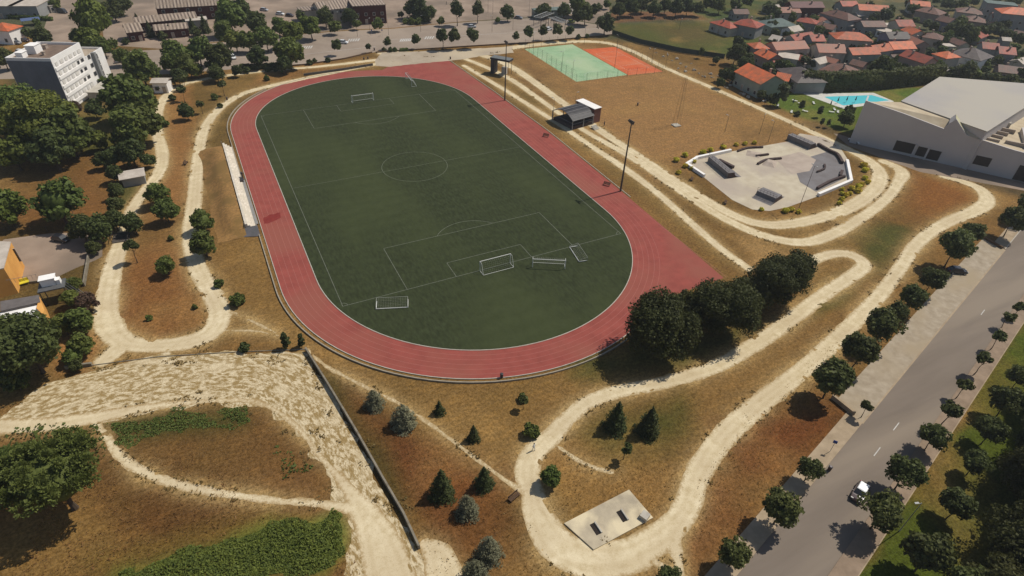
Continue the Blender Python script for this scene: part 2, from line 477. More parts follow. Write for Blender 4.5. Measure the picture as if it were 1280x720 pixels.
me.polygons.add(len(F)); me.polygons.foreach_set('loop_start', np.arange(0, F.size, 4, dtype=np.int32)); me.polygons.foreach_set('loop_total', np.full(len(F), 4, dtype=np.int32))
me.update()
dpath = f_path_soft(GX, GY)
w = (np.exp(-np.clip(dpath, 0, None) / .9) * (.55 + 1.2 * np.clip(fbm(GX, GY, 7, 3, 61) + .15, -.4, .5)))[..., None]
w = np.clip(w, 0, .9); C = C * (1 - w) + np.array(srgb(182, 154, 108)) * w
ca = me.color_attributes.new('soil', 'FLOAT_COLOR', 'POINT')
ca.data.foreach_set('color', np.concatenate([C.reshape(-1, 3), np.ones((len(V), 1))], 1).ravel().astype(np.float32))
ground = link(bpy.data.objects.new('ground', me)); ground['kind'] = 'structure'
gm = bpy.data.materials.new('dry_grass'); gm.use_nodes = True
nt = gm.node_tree; N = nt.nodes; L = nt.links; b = N['Principled BSDF']; b.inputs['Roughness'].default_value = 0.95; b.inputs['Specular IOR Level'].default_value = 0.05
va = N.new('ShaderNodeVertexColor'); va.layer_name = 'soil'; tc = N.new('ShaderNodeTexCoord')


def noise_fac(nt, vec, scale, lo, hi, detail=6, rough=.65):
    n = nt.nodes.new('ShaderNodeTexNoise'); n.inputs['Scale'].default_value = scale; n.inputs['Detail'].default_value = detail; n.inputs['Roughness'].default_value = rough
    nt.links.new(vec, n.inputs['Vector'])
    m = nt.nodes.new('ShaderNodeMapRange'); m.inputs['From Min'].default_value = lo; m.inputs['From Max'].default_value = hi
    nt.links.new(n.outputs['Fac'], m.inputs['Value']); return m.outputs['Result'], n.outputs['Fac']


def mixc(nt, fac, a, b, blend='MIX'):
    x = nt.nodes.new('ShaderNodeMix'); x.data_type = 'RGBA'; x.blend_type = blend
    for k, v in (('A', a), ('B', b)):
        if isinstance(v, tuple): x.inputs[k].default_value = (*v, 1)
        else: nt.links.new(v, x.inputs[k])
    if isinstance(fac, (int, float)): x.inputs['Factor'].default_value = fac
    else: nt.links.new(fac, x.inputs['Factor'])
    return x.outputs['Result']


f1, _ = noise_fac(nt, tc.outputs['Object'], 1.5, .42, .60, 9, .78)
f2, _ = noise_fac(nt, tc.outputs['Object'], 0.38, .48, .62, 9, .78)
f3, _ = noise_fac(nt, tc.outputs['Object'], 3.0, .42, .62, 6, .75)
mpn = N.new('ShaderNodeMapping'); mpn.inputs['Scale'].default_value = (.25, 1.6, 1); mpn.inputs['Rotation'].default_value = (0, 0, .5)
L.new(tc.outputs['Object'], mpn.inputs['Vector'])
f4, _ = noise_fac(nt, mpn.outputs['Vector'], 0.9, .42, .64, 6, .6)
c = mixc(nt, f1, va.outputs['Color'], (0.60, 0.58, 0.53), 'MULTIPLY')
c = mixc(nt, f2, c, (1.28, 1.26, 1.2), 'MULTIPLY')
c = mixc(nt, f3, c, (0.74, 0.75, 0.72), 'MULTIPLY')
c = mixc(nt, f4, c, (1.12, 1.08, 1.0), 'MULTIPLY')
L.new(c, b.inputs['Base Color'])
_, h1 = noise_fac(nt, tc.outputs['Object'], 4.5, 0, 1, 5)
bp = N.new('ShaderNodeBump'); bp.inputs['Strength'].default_value = .8; bp.inputs['Distance'].default_value = .12
L.new(h1, bp.inputs['Height']); L.new(bp.outputs['Normal'], b.inputs['Normal'])
me.materials.append(gm)

# ------------------------------------------------------------------ dirt paths and the rough lot
nt = M_path.node_tree; N = nt.nodes; b = N['Principled BSDF']; tc = N.new('ShaderNodeTexCoord')
cs_ = b.inputs['Base Color'].links[0].from_socket
f1, _ = noise_fac(nt, tc.outputs['Object'], .9, .50, .72, 9, .75); f2, _ = noise_fac(nt, tc.outputs['Object'], 4, .52, .75, 6, .7)
c_ = mixc(nt, f1, cs_, (.80, .76, .68), 'MULTIPLY'); c_ = mixc(nt, f2, c_, (.84, .80, .74), 'MULTIPLY'); at_ = N.new('ShaderNodeAttribute'); at_.attribute_name = 'edge'; sx_ = N.new('ShaderNodeSeparateXYZ'); nt.links.new(at_.outputs['Vector'], sx_.inputs[0])
_, nr = noise_fac(nt, tc.outputs['Object'], 1.7, 0, 1, 8, .75)
ad = N.new('ShaderNodeMath'); ad.operation = 'MULTIPLY_ADD'; nt.links.new(nr, ad.inputs[0]); ad.inputs[1].default_value = 2.6; nt.links.new(sx_.outputs['X'], ad.inputs[2])
er = N.new('ShaderNodeMapRange'); er.inputs['From Min'].default_value = .75; er.inputs['From Max'].default_value = 1.35; er.inputs['To Max'].default_value = .8; nt.links.new(ad.outputs[0], er.inputs['Value'])
c_ = mixc(nt, er.outputs['Result'], c_, srgb(150, 122, 78))
# two faint wheel lines along each path
wl = N.new('ShaderNodeMath'); wl.operation = 'MULTIPLY'; wl.inputs[1].default_value = 3.4; nt.links.new(sx_.outputs['X'], wl.inputs[0])
ws = N.new('ShaderNodeMath'); ws.operation = 'SINE'; nt.links.new(wl.outputs[0], ws.inputs[0])
wr = N.new('ShaderNodeMapRange'); wr.inputs['From Min'].default_value = .1; wr.inputs['From Max'].default_value = 1; wr.inputs['To Max'].default_value = .5; nt.links.new(ws.outputs[0], wr.inputs['Value'])
c_ = mixc(nt, wr.outputs['Result'], c_, (.88, .85, .80), 'MULTIPLY')
nt.links.new(c_, b.inputs['Base Color'])
sheet('dirt_path', f_path, -130, 165, -90, 165, 0.36, 0.012, M_path, attrs={'edge': lambda x, y: (f_path_soft(x, y), x * 0, x * 0)})

# the rough lot: pale rubble with worn grass between
lotm = bpy.data.materials.new('rubble_lot'); lotm.use_nodes = True; nt = lotm.node_tree; N = nt.nodes; L = nt.links
b = N['Principled BSDF']; b.inputs['Roughness'].default_value = .95; b.inputs['Specular IOR Level'].default_value = .05
tc = N.new('ShaderNodeTexCoord')
mpn = N.new('ShaderNodeMapping'); mpn.inputs['Scale'].default_value = (.9, 1.9, 1); at_ = N.new('ShaderNodeAttribute'); at_.attribute_name = 'flow'; L.new(at_.outputs['Vector'], mpn.inputs['Vector'])
fa, _ = noise_fac(nt, mpn.outputs['Vector'], .8, .44, .54, 9, .74)
fb, _ = noise_fac(nt, mpn.outputs['Vector'], .14, .32, .47, 4, .6)
fc, _ = noise_fac(nt, mpn.outputs['Vector'], 2.6, .3, .7, 5, .6)
mm = N.new('ShaderNodeMath'); mm.operation = 'MULTIPLY'; L.new(fa, mm.inputs[0]); L.new(fb, mm.inputs[1])
c = mixc(nt, fc, srgb(220, 204, 170), srgb(196, 176, 140))
c = mixc(nt, mm.outputs[0], c, srgb(150, 126, 84))
L.new(c, b.inputs['Base Color'])
_, h1 = noise_fac(nt, tc.outputs['Object'], 3.5, 0, 1, 5)
bp = N.new('ShaderNodeBump'); bp.inputs['Strength'].default_value = .9; bp.inputs['Distance'].default_value = .15
L.new(h1, bp.inputs['Height']); L.new(bp.outputs['Normal'], b.inputs['Normal'])
lotP = W([(-10, 528), (40, 490), (75, 462), (150, 445), (260, 440), (330, 440), (383, 440), (410, 482), (450, 556), (497, 640), (545, 730), (435, 730), (432, 690), (438, 660), (425, 645), (405, 600), (388, 560), (362, 528), (330, 512), (270, 503), (200, 512), (140, 528), (-10, 548)])
flowP = smooth_line(W([(-60, 545), (60, 505), (160, 478), (260, 468), (330, 472), (385, 510), (430, 580), (470, 650), (520, 740)]), 8)


def flow(x, y):
    best = np.full(x.shape, 1e9); s_ = np.zeros(x.shape); t_ = np.zeros(x.shape); acc = 0
    for (ax, ay), (bx, by) in zip(flowP[:-1], flowP[1:]):
        dx, dy = bx - ax, by - ay; l = math.hypot(dx, dy); q = np.clip(((x - ax) * dx + (y - ay) * dy) / (l * l), 0, 1)
        d = np.hypot(x - ax - q * dx, y - ay - q * dy); k = d < best
        best = np.where(k, d, best); s_ = np.where(k, acc + q * l, s_); t_ = np.where(k, np.sign((x - ax) * dy - (y - ay) * dx) * d, t_); acc += l
    return s_ + t_ * .0, t_, x * 0


sheet('rubble_lot', lambda X, Y: sd_poly(X, Y, lotP) + fbm(X, Y, 3, 3, 8) * 1.6, -110, -20, -75, 0, .45, .006, lotm, attrs={'flow': flow})

# ------------------------------------------------------------------ running track and pitch
M_track = mat('red_track', srgb(152, 82, 73), srgb(136, 73, 65), scale=.35, rough=.9, spec=.1, detail=7, c3=srgb(144, 86, 74), scale3=.06)
M_pitch = mat('artificial_turf', srgb(66, 72, 50), srgb(54, 59, 42), scale=1.1, rough=.95, spec=.05, detail=6, c3=srgb(68, 74, 50), scale3=.03, stretch=(1.5, .5, 1, .3), bump=.2, bscale=1.4)
rectP = [(0, -20), (25, -24.6), (44.2, -24.2), (46.0, 17), (47.0, 60), (46.0, 100), (44.2, 138), (20, 140), (0, 120)]


def f_track(X, Y):
    return np.minimum(stad(X, Y, 43.6), sd_poly(X, Y, rectP))


track = sheet('running_track', f_track, -48, 50, -36, 144, .5, .008, M_track)
sheet('football_pitch', lambda X, Y: stad(X, Y, 36.3), -40, 40, -28, 134, .5, .016, M_pitch)

nt = M_pitch.node_tree; N = nt.nodes; b = N['Principled BSDF']; wv = N.new('ShaderNodeTexWave'); wv.inputs['Scale'].default_value = .07; wv.bands_direction = 'Y'; wv.inputs['Distortion'].default_value = .6
tc = N.new('ShaderNodeTexCoord'); nt.links.new(tc.outputs['Object'], wv.inputs['Vector'])
mr_ = N.new('ShaderNodeMapRange'); mr_.inputs['To Max'].default_value = .5; nt.links.new(wv.outputs['Fac'], mr_.inputs['Value'])
f9, _ = noise_fac(nt, tc.outputs['Object'], .5, .45, .68, 9, .8)
c_ = mixc(nt, mr_.outputs['Result'], b.inputs['Base Color'].links[0].from_socket, (.86, .87, .84), 'MULTIPLY'); c_ = mixc(nt, f9, c_, (.80, .80, .78), 'MULTIPLY'); nt.links.new(c_, b.inputs['Base Color'])
M_line = mat('line_paint', (.17, .18, .14), (.11, .12, .09), scale=1.5, rough=.8)
M_lane = mat('lane_paint', (.34, .12, .095), (.37, .145, .12), scale=1.5, rough=.8)
M_kerb = mat('kerb_concrete', (.5, .46, .38), (.4, .36, .3), scale=1.2, rough=.85, bump=.2)


def loop_pts(r, n=48, y0=10.8, y1=95.2):
    out = []
    for i in range(n + 1):
        t = -math.pi + math.pi * i / n
        out.append((r * math.cos(t), y0 + r * math.sin(t)))
    for i in range(n + 1):
        t = math.pi * i / n
        out.append((r * math.cos(t), y1 + r * math.sin(t)))
    return out


def ring(mb, r0, r1, z0, z1=None, rng=None, n=48):
    A = loop_pts(r0, n); B = loop_pts(r1, n); m = len(A)
    for i in range(m):
        j = (i + 1) % m
        if rng and not rng(*A[i]): continue
        if z1 is None:
            mb.add([(*A[i], z0), (*B[i], z0), (*B[j], z0), (*A[j], z0)], [(0, 1, 2, 3)])
        else:
            q = [A[i], B[i], B[j], A[j]]
            mb.prism(q, z0, z1)
    return mb


m = MB(); ring(m, 36.3, 36.46, .009, .09, n=64); o = m.build('inner_kerb', M_kerb); o['kind'] = 'structure'
m = MB()
for k in range(1, 6): ring(m, 36.46 + 1.2 * k - .035, 36.46 + 1.2 * k + .035, .0125, n=64)
for k in range(7, 8): m.add([(36.46 + 1.2 * k, -24, .0125), (36.55 + 1.2 * k, -24, .0125), (36.55 + 1.2 * k, 136, .0125), (36.46 + 1.2 * k, 136, .0125)], [(0, 1, 2, 3)])
o = m.build('lane_lines', M_lane); o['kind'] = 'structure'
# outer kerb and the low concrete channel on the outside of the bends and the left straight
m = MB(); ring(m, 43.6, 43.75, .004, .16, rng=lambda x, y: (x < 24 or y < -99) and not (x < -43 and 33 < y < 84) and not (y > 120 and x > 2), n=64)
o = m.build('outer_kerb', M_kerb); o['kind'] = 'structure'
m = MB(); ring(m, 44.5, 44.72, .004, .34, rng=lambda x, y: (x < 26) and not (-46 < x < -43 and 33 < y < 84) and y < 130 and not (x > -5 and y > 100), n=64)
o = m.build('retaining_kerb', mat('worn_concrete', (.36, .31, .23), (.28, .24, .18), scale=1, rough=.9)); props(o, 'low pale concrete edging wall curving round the outside of the red track', 'low wall')
m = MB()
for a, c_ in (((46.4, 14), (47.4, 60)), ((47.4, 60), (46.4, 100)), ((46.4, 100), (44.8, 137))):
    d = Vector((c_[0] - a[0], c_[1] - a[1], 0)); ln = d.length
    m.box(((a[0] + c_[0]) / 2, (a[1] + c_[1]) / 2, .06), (ln, .16, .12), rz=math.atan2(d.y, d.x))
o = m.build('straight_kerb', M_kerb); o['kind'] = 'structure'

ZL = .022


def line(mb, a, b_, w=.12, z=ZL):
    a = Vector((*a, 0)); b_ = Vector((*b_, 0)); d = (b_ - a).normalized(); n = Vector((-d.y, d.x, 0)) * w / 2
    mb.add([(*(a - n).xy, z), (*(b_ - n).xy, z), (*(b_ + n).xy, z), (*(a + n).xy, z)], [(0, 1, 2, 3)])


def arc(mb, cx, cy, r, t0, t1, w=.12, n=40, z=ZL):
    for i in range(n):
        a = t0 + (t1 - t0) * i / n; b2 = t0 + (t1 - t0) * (i + 1) / n
        mb.add([(cx + (r - w / 2) * math.cos(a), cy + (r - w / 2) * math.sin(a), z), (cx + (r + w / 2) * math.cos(a), cy + (r + w / 2) * math.sin(a), z),
                (cx + (r + w / 2) * math.cos(b2), cy + (r + w / 2) * math.sin(b2), z), (cx + (r - w / 2) * math.cos(b2), cy + (r - w / 2) * math.sin(b2), z)], [(0, 1, 2, 3)])


PW, PL = 33.57, 106.0
m = MB()
e = .06
line(m, (-PW, -e), (-PW, PL + e)); line(m, (PW, -e), (PW, PL + e))
line(m, (-PW + e, 0), (PW - e, 0)); line(m, (-PW + e, PL), (PW - e, PL)); line(m, (-PW + e, PL / 2), (PW - e, PL / 2), w=.09)
arc(m, 0, PL / 2, 9.15, 0, 2 * math.pi, w=.1, n=64, z=ZL + .004)
for s, y0 in ((1, 0), (-1, PL)):
    for hw, dp in ((20.16, 16.5), (9.16, 5.5)):
        line(m, (-hw, y0 + s * e), (-hw, y0 + s * dp)); line(m, (hw, y0 + s * e), (hw, y0 + s * dp)); line(m, (-hw + e, y0 + s * (dp + e)), (hw - e, y0 + s * (dp + e)))
    t = math.acos(5.5 / 9.15)
    c0 = math.pi / 2 if s > 0 else -math.pi / 2
    arc(m, 0, y0 + s * 11, 9.15, c0 - t + .02, c0 + t - .02, n=16)
    for sx in (-1, 1):
        a0 = {(1, 1): math.pi / 2, (1, -1): 0, (-1, 1): math.pi, (-1, -1): -math.pi / 2}[(s, sx)]
        arc(m, sx * PW, y0, 1.0, a0 + .1, a0 + math.pi / 2 - .1, n=6)
o = m.build('pitch_markings', M_line); o['kind'] = 'structure'

# dark wet stain on the track is its own discolouration
st = W([(328, 272), (340, 268), (350, 266), (352, 272), (342, 277), (330, 280)])
sheet('track_stain', lambda X, Y: sd_poly(X, Y, st) + fbm(X, Y, 1, 2, 4) * .6, -46, -30, 28, 60, .25, .0165, mat('stain', srgb(118, 46, 42), srgb(130, 54, 48), scale=1, rough=.8))

# paved forecourt at the head of the track
M_pave = mat('worn_paving', srgb(176, 162, 142), srgb(156, 140, 120), scale=.2, rough=.9, spec=.1, detail=8, c3=srgb(186, 170, 144), scale3=.05)
fc_ = W([(468, 76), (478, 66), (560, 63), (640, 58), (642, 66), (600, 70), (585, 73), (562, 76), (500, 82), (487, 84), (470, 82)])
sheet('forecourt', lambda X, Y: sd_poly(X, Y, fc_) + fbm(X, Y, 3, 2, 6) * .8, 5, 100, 130, 165, .5, .017, M_pave)

# ------------------------------------------------------------------ roads
M_asph = mat('asphalt', srgb(128, 116, 104), srgb(116, 105, 94), scale=.25, rough=.9, spec=.15, detail=9, c3=srgb(138, 125, 110), scale3=.12, stretch=(.12, 1, 1, -.27), bump=.15, bscale=6)
M_cobb = mat('cobble_parking', srgb(172, 158, 138), srgb(148, 134, 114), scale=.6, rough=.9, spec=.1, detail=9, c3=srgb(160, 144, 120), scale3=.1, bump=.3, bscale=4)
M_walk = mat('sidewalk_slabs', srgb(172, 152, 126), srgb(150, 132, 108), scale=.5, rough=.9, detail=8)
M_walkp = mat('pink_sidewalk', srgb(150, 130, 110), srgb(130, 112, 94), scale=.5, rough=.9, detail=8)
RS = .276                                   # the right-hand street, y = RS * x + c


def strip(name, c0, c1, x0, x1, z, material, n=40, top=None):
    mb = MB()
    for i in range(n):
        a = x0 + (x1 - x0) * i / n; b2 = x0 + (x1 - x0) * (i + 1) / n
        q = [(a, RS * a + c0(a)), (b2, RS * b2 + c0(b2)), (b2, RS * b2 + c1(b2)), (a, RS * a + c1(a))]
        if top: mb.prism(q, z, top)
        else: mb.add([(*p, z) for p in q], [(0, 1, 2, 3)])
    o = mb.build(name, material); o['kind'] = 'structure'; return o


kl = lambda x: -75.55          # left kerb
kr = lambda x: -83.85          # right kerb
strip('street', kr, kl, -90, 420, .010, M_asph, n=2)
strip('street_kerb', lambda x: kl(x) + .003, lambda x: kl(x) + .18, -90, 36.9, .003, M_walk, n=1, top=.13)
strip('street_kerb', lambda x: kl(x) + .003, lambda x: kl(x) + .18, 116, 420, .003, M_kerb, n=1, top=.13)
strip('street_kerb', lambda x: kr(x) - .18, lambda x: kr(x) - .003, -90, 420, .003, M_walkp, n=1, top=.13)
strip('sidewalk', lambda x: kl(x) + .183, lambda x: kl(x) + 2.9, -90, 36.9, .003, M_walk, n=1, top=.12)
strip('sidewalk', lambda x: kl(x) + .183, lambda x: kl(x) + 2.9, 116, 420, .003, M_walk, n=1, top=.12)
strip('sidewalk', lambda x: kr(x) - 2.75, lambda x: kr(x) - .183, -90, 420, .003, M_walkp, n=1, top=.12)
strip('cobble_parking', lambda x: kl(x) + .02, lambda x: kl(x) + 5.4, 37.0, 115.8, .014, M_cobb, n=1)
strip('dividing_gutter', lambda x: kl(x) - .15, lambda x: kl(x) + .15, 37.0, 115.8, .018, M_walk, n=1)
strip('lawn_curb', lambda x: kr(x) - 2.9, lambda x: kr(x) - 2.753, -90, 420, .003, M_walk, n=1, top=.14)
m = MB()
M_wline = mat('road_paint', (.62, .6, .55), (.45, .43, .4), scale=2, rough=.7)
for x in (33.0, 40.5, 85.0):
    y = -79.75
    line(m, (x, RS * x + y), (x + 2.4, RS * (x + 2.4) + y), w=.13, z=.0145)
o = m.build('lane_dashes', M_wline); o['kind'] = 'structure'
# far avenue
av = W([(-60, 100), (160, 96), (245, 90), (300, 86), (380, 81), (430, 73), (470, 65), (520, 62), (600, 57), (660, 53), (700, 49), (765, 44), (765, 34), (690, 21), (640, 24), (590, 27), (540, 31), (490, 36), (440, 38), (400, 41), (290, 51), (200, 62), (-60, 75)])
sheet('avenue', lambda X, Y: sd_poly(X, Y, av), -210, 180, 135, 230, 1.0, .010, mat('avenue_asphalt', srgb(150, 135, 120), srgb(136, 121, 107), scale=.15, rough=.9, detail=8, c3=srgb(156, 140, 124), scale3=.03))
lots = [W(q) for q in (
    [(64, 95), (90, 50), (110, 10), (118, -20), (80, -20), (62, 15), (50, 50), (20, 75), (10, 60), (5, 75), (40, 95)],
    [(130, 56), (128, 30), (160, 0), (180, -25), (700, -20), (760, 0), (765, 33), (690, 20), (640, 23), (590, 26), (540, 30), (490, 35), (440, 37), (400, 40), (290, 50), (200, 61)],
    [(0, 300), (60, 292), (110, 290), (128, 300), (128, 322), (95, 335), (60, 352), (30, 355), (0, 350)],
    [(1150, 215), (1060, 182), (1040, 165), (1062, 172), (1285, 228), (1290, 240)])]
sheet('paved_yard', lambda X, Y: np.minimum.reduce([sd_poly(X, Y, q) for q in lots]), -230, 200, -40, 330, 1.2, .013, mat('yard_paving', srgb(160, 140, 122), srgb(138, 120, 104), scale=.12, rough=.9, detail=8, c3=srgb(122, 108, 94), scale3=.04))
m = MB()
for (u, v, n, du) in ((365, 61.5, 9, 2.9), (435, 52, 5, 3.0), (500, 52, 7, 2.4), (531, 49, 4, 3)):
    for k in range(n):
        a = at(u + k * du, v - k * .12); b2 = at(u + k * du + 2.2, v - k * .12 - 3.4)
        line(m, a.xy, b2.xy, w=.5, z=.0145)
for q in ([(480, 50), (640, 41), (760, 35)], [(300, 72), (380, 68), (470, 58)], [(350, 82), (430, 73)]):
    ww = W(q)
    for i in range(len(ww) - 1): line(m, ww[i], ww[i + 1], w=.16, z=.0145)
o = m.build('avenue_markings', M_wline); o['kind'] = 'structure'
for nm, q, w_ in (('park_footpath_wall', [(300, 87), (380, 81.5), (430, 74), (465, 66)], .3), ('park_footpath_wall', [(470, 66), (520, 62.5), (600, 57.5), (660, 54), (700, 50), (765, 44)], .3)):
    ww = W(q); m = MB()
    for i in range(len(ww) - 1):
        a = Vector((*ww[i], 0)); b2 = Vector((*ww[i + 1], 0)); d = b2 - a
        m.box(((a.x + b2.x) / 2, (a.y + b2.y) / 2, .25), (d.length + .1, w_, .5), rz=math.atan2(d.y, d.x))
    o = m.build('low_wall', mat('wall_brown', srgb(120, 96, 74), srgb(100, 80, 60), scale=.8, rough=.9))
    props(o, ('low brown boundary wall between the avenue and the park, left of the forecourt' if 'low_wall' == o.name else 'low brown boundary wall along the avenue behind the sports courts'), 'low wall')

# ------------------------------------------------------------------ vegetation
NPR = np.random.RandomState(3)


def quads_mesh(name, cen, nor, size, aspect=1.0, up=None, material=None):
    """many leaf-sized quads; returns mesh"""
    n = len(cen)
    nor = nor / (np.linalg.norm(nor, axis=1, keepdims=True) + 1e-9)
    r = NPR.normal(size=(n, 3)) if up is None else np.asarray(up) + NPR.normal(size=(n, 3)) * .25
    a = np.cross(nor, r); a /= (np.linalg.norm(a, axis=1, keepdims=True) + 1e-9)
    b_ = np.cross(nor, a)
    s = size[:, None] * .5
    a = a * s; b_ = b_ * s * aspect
    V = np.stack([cen - a - b_ * .6, cen + a * .9 - b_, cen + a + b_ * .7, cen - a * .8 + b_], 1).reshape(-1, 3)
    return V


def np_mesh(name, V, nq, extra=None, material=None, mats=None):
    """quads V (4 per face) plus an extra (verts, faces) lump"""
    ev, ef = extra if extra else (np.zeros((0, 3)), [])
    me = bpy.data.meshes.new(name)
    allv = np.concatenate([V, np.array(ev).reshape(-1, 3)]) if len(ef) else V
    me.vertices.add(len(allv)); me.vertices.foreach_set('co', allv.astype(np.float32).ravel())
    li = list(range(nq * 4)); starts = list(range(0, nq * 4, 4)); tot = [4] * nq
    off = nq * 4
    for f in ef:
        starts.append(len(li)); tot.append(len(f)); li += [off + i for i in f]
    me.loops.add(len(li)); me.loops.foreach_set('vertex_index', np.array(li, dtype=np.int32))
    me.polygons.add(len(tot)); me.polygons.foreach_set('loop_start', np.array(starts, dtype=np.int32)); me.polygons.foreach_set('loop_total', np.array(tot, dtype=np.int32))
    me.update(calc_edges=True)
    if material: me.materials.append(material)
    return me


def lump(c, r, n1=9, n2=6, jit=.12):
    vs = []; fs = []
    for j in range(n2 + 1):
        ph = math.pi * j / n2
        for i in range(n1):
            t = 2 * math.pi * i / n1
            k = 1 + NPR.uniform(-jit, jit)
            vs.append((c[0] + r[0] * k * math.sin(ph) * math.cos(t), c[1] + r[1] * k * math.sin(ph) * math.sin(t), c[2] + r[2] * k * math.cos(ph)))
    for j in range(n2):
        for i in range(n1):
            a = j * n1 + i; b_ = j * n1 + (i + 1) % n1
            fs.append((a, a + n1, b_ + n1, b_))
    return vs, fs


def crown_mesh(name, material, R0, H, zc, n, leaf, clumps=22, flat=0.0, cone=0.0, core=.58, clump_r=.36, hole=.12):
    """round or egg-shaped crown: clumps over an ellipsoid, leaves over clumps"""
    cl = []
    k = 0
    while len(cl) < clumps:
        k += 1
        d = NPR.normal(size=3); d /= np.linalg.norm(d)
        if d[2] < -.75: continue
        rr = NPR.uniform(.45, .86)
        p = d * rr
        sc = 1 - cone * max(0, p[2] * .5 + .5) * .9
        cl.append((p * np.array([R0 * sc, R0 * sc, H / 2]), NPR.uniform(.7, 1.25) * clump_r * R0 * (0.75 + .25 * sc)))
    per = n // clumps
    cen = []; nor = []
    for p, r in cl:
        d = NPR.normal(size=(per, 3)); d /= np.linalg.norm(d, axis=1, keepdims=True)
        q = p + d * r * NPR.uniform(.6, 1.25, size=(per, 1)) * np.array([1, 1, .85])
        cen.append(q); nor.append(d * .8 + p / (np.linalg.norm(p) + 1e-6) * .35 + NPR.normal(size=(per, 3)) * .75 + np.array([0, 0, .2]))
    cen = np.concatenate(cen); nor = np.concatenate(nor)
    if flat: cen[:, 2] = np.maximum(cen[:, 2], -H / 2 * flat)
    cen[:, 2] += zc
    size = NPR.uniform(.5, 1.6, len(cen)) * leaf * 1.15
    V = quads_mesh(name, cen, nor, size)
    lv, lf = lump((0, 0, zc), (R0 * core * (1 - cone * .3), R0 * core * (1 - cone * .3), H / 2 * core))
    return np_mesh(name, V, len(cen), (lv, lf), material)


def conifer_mesh(name, material, R0, H, n, leaf, tiers=11, z0=.06, droop=.25, pw=.85):
    cen = []; nor = []
    per = n // tiers
    for k in range(tiers):
        t = k / (tiers - 1)
        z = H * (z0 + (1 - z0) * t ** .9); r = R0 * (1 - t) ** pw + .05 * R0
        m_ = max(12, int(per * (1.9 - 1.7 * t)))
        nb = max(5, int(9 - 5 * t))
        ph0 = NPR.uniform(0, 6.28)
        br = NPR.randint(0, nb, m_); th = ph0 + br * 2 * math.pi / nb + NPR.normal(size=m_) * .20
        rr = NPR.uniform(.15, 1, m_) ** .6 * r * (1 + .22 * np.sin(br * 2.3 + k))
        x = rr * np.cos(th); y = rr * np.sin(th)
        zz = z - droop * rr + NPR.normal(size=m_) * .03 * H
        cen.append(np.stack([x, y, zz], 1)); nor.append(np.stack([np.cos(th) * .6, np.sin(th) * .6, np.full(m_, .8)], 1) + NPR.normal(size=(m_, 3)) * .5)
    cen = np.concatenate(cen); nor = np.concatenate(nor); cen[:, 2] = np.maximum(cen[:, 2], .05)
    V = quads_mesh(name, cen, nor, NPR.uniform(.6, 1.3, len(cen)) * leaf, aspect=.6)
    vs = []; fs = []
    nn = 8
    for (z, r) in ((H * .05, R0 * .62), (H * .5, R0 * .36), (H * .93, .02)):
        for i in range(nn): vs.append((r * math.cos(i * 6.283 / nn), r * math.sin(i * 6.283 / nn), z))
    for j in range(2):
        for i in range(nn): fs.append((j * nn + i, j * nn + (i + 1) % nn, (j + 1) * nn + (i + 1) % nn, (j + 1) * nn + i))
    return np_mesh(name, V, len(cen), (vs, fs), material)


def pine_mesh(name, material, R0, H, zc, n, leaf, clumps=60):  # tufts
    """umbrella pine: needle tufts radiating from many round pads"""
    cen = []; nor = []; ups = []
    per = n // clumps
    for k in range(clumps):
        a = NPR.uniform(0, 6.283); rr = math.sqrt(NPR.uniform(0, 1)) * R0 * .9
        top = math.sqrt(max(0, 1 - (rr / R0) ** 2))
        p = np.array([rr * math.cos(a), rr * math.sin(a), H / 2 * (top * NPR.uniform(.45, 1.0) - .35)])
        d = NPR.normal(size=(per, 3)); d[:, 2] += .4; d /= np.linalg.norm(d, axis=1, keepdims=True)
        r = NPR.uniform(.7, 1.2) * .17 * R0
        cen.append(p + d * r * NPR.uniform(.5, 1.1, size=(per, 1))); nor.append(np.cross(d, NPR.normal(size=(per, 3)))); ups.append(d)
    cen = np.concatenate(cen); nor = np.concatenate(nor)
    cen[:, 2] += zc
    V = quads_mesh(name, cen, nor, NPR.uniform(.6, 1.3, len(cen)) * leaf, aspect=.55)
    return np_mesh(name, V, len(cen), lump((0, 0, zc - H * .08), (R0 * .72, R0 * .72, H * .3)), material)


def trunk_mesh(name, material, h, r, limbs=5, spread=.5, crown_z=None, lean=0.04, n=7):
    mb = MB(); x = y = 0.0; z = -.05; pr = r
    pts = [(0, 0, -.05, r * 1.35)]
    for k in range(1, 5):
        x += NPR.uniform(-lean, lean) * h; y += NPR.uniform(-lean, lean) * h
        pts.append((x, y, h * k / 4, r * (1 - .14 * k)))
    for a, c_ in zip(pts[:-1], pts[1:]): mb.tube(a[:3], c_[:3], a[3], c_[3], n=n, cap=False)
    for k in range(limbs):
        t = 2 * math.pi * k / limbs + NPR.uniform(-.4, .4)
        b0 = (pts[3][0], pts[3][1], h * NPR.uniform(.72, 1.0))
        mb.tube(b0, (b0[0] + math.cos(t) * spread, b0[1] + math.sin(t) * spread, b0[2] + spread * NPR.uniform(.6, 1.2)), r * .5, r * .2, n=5, cap=False)
    me = bpy.data.meshes.new(name); me.from_pydata(mb.v, [], mb.f); me.materials.append(material); me.update()
    return me


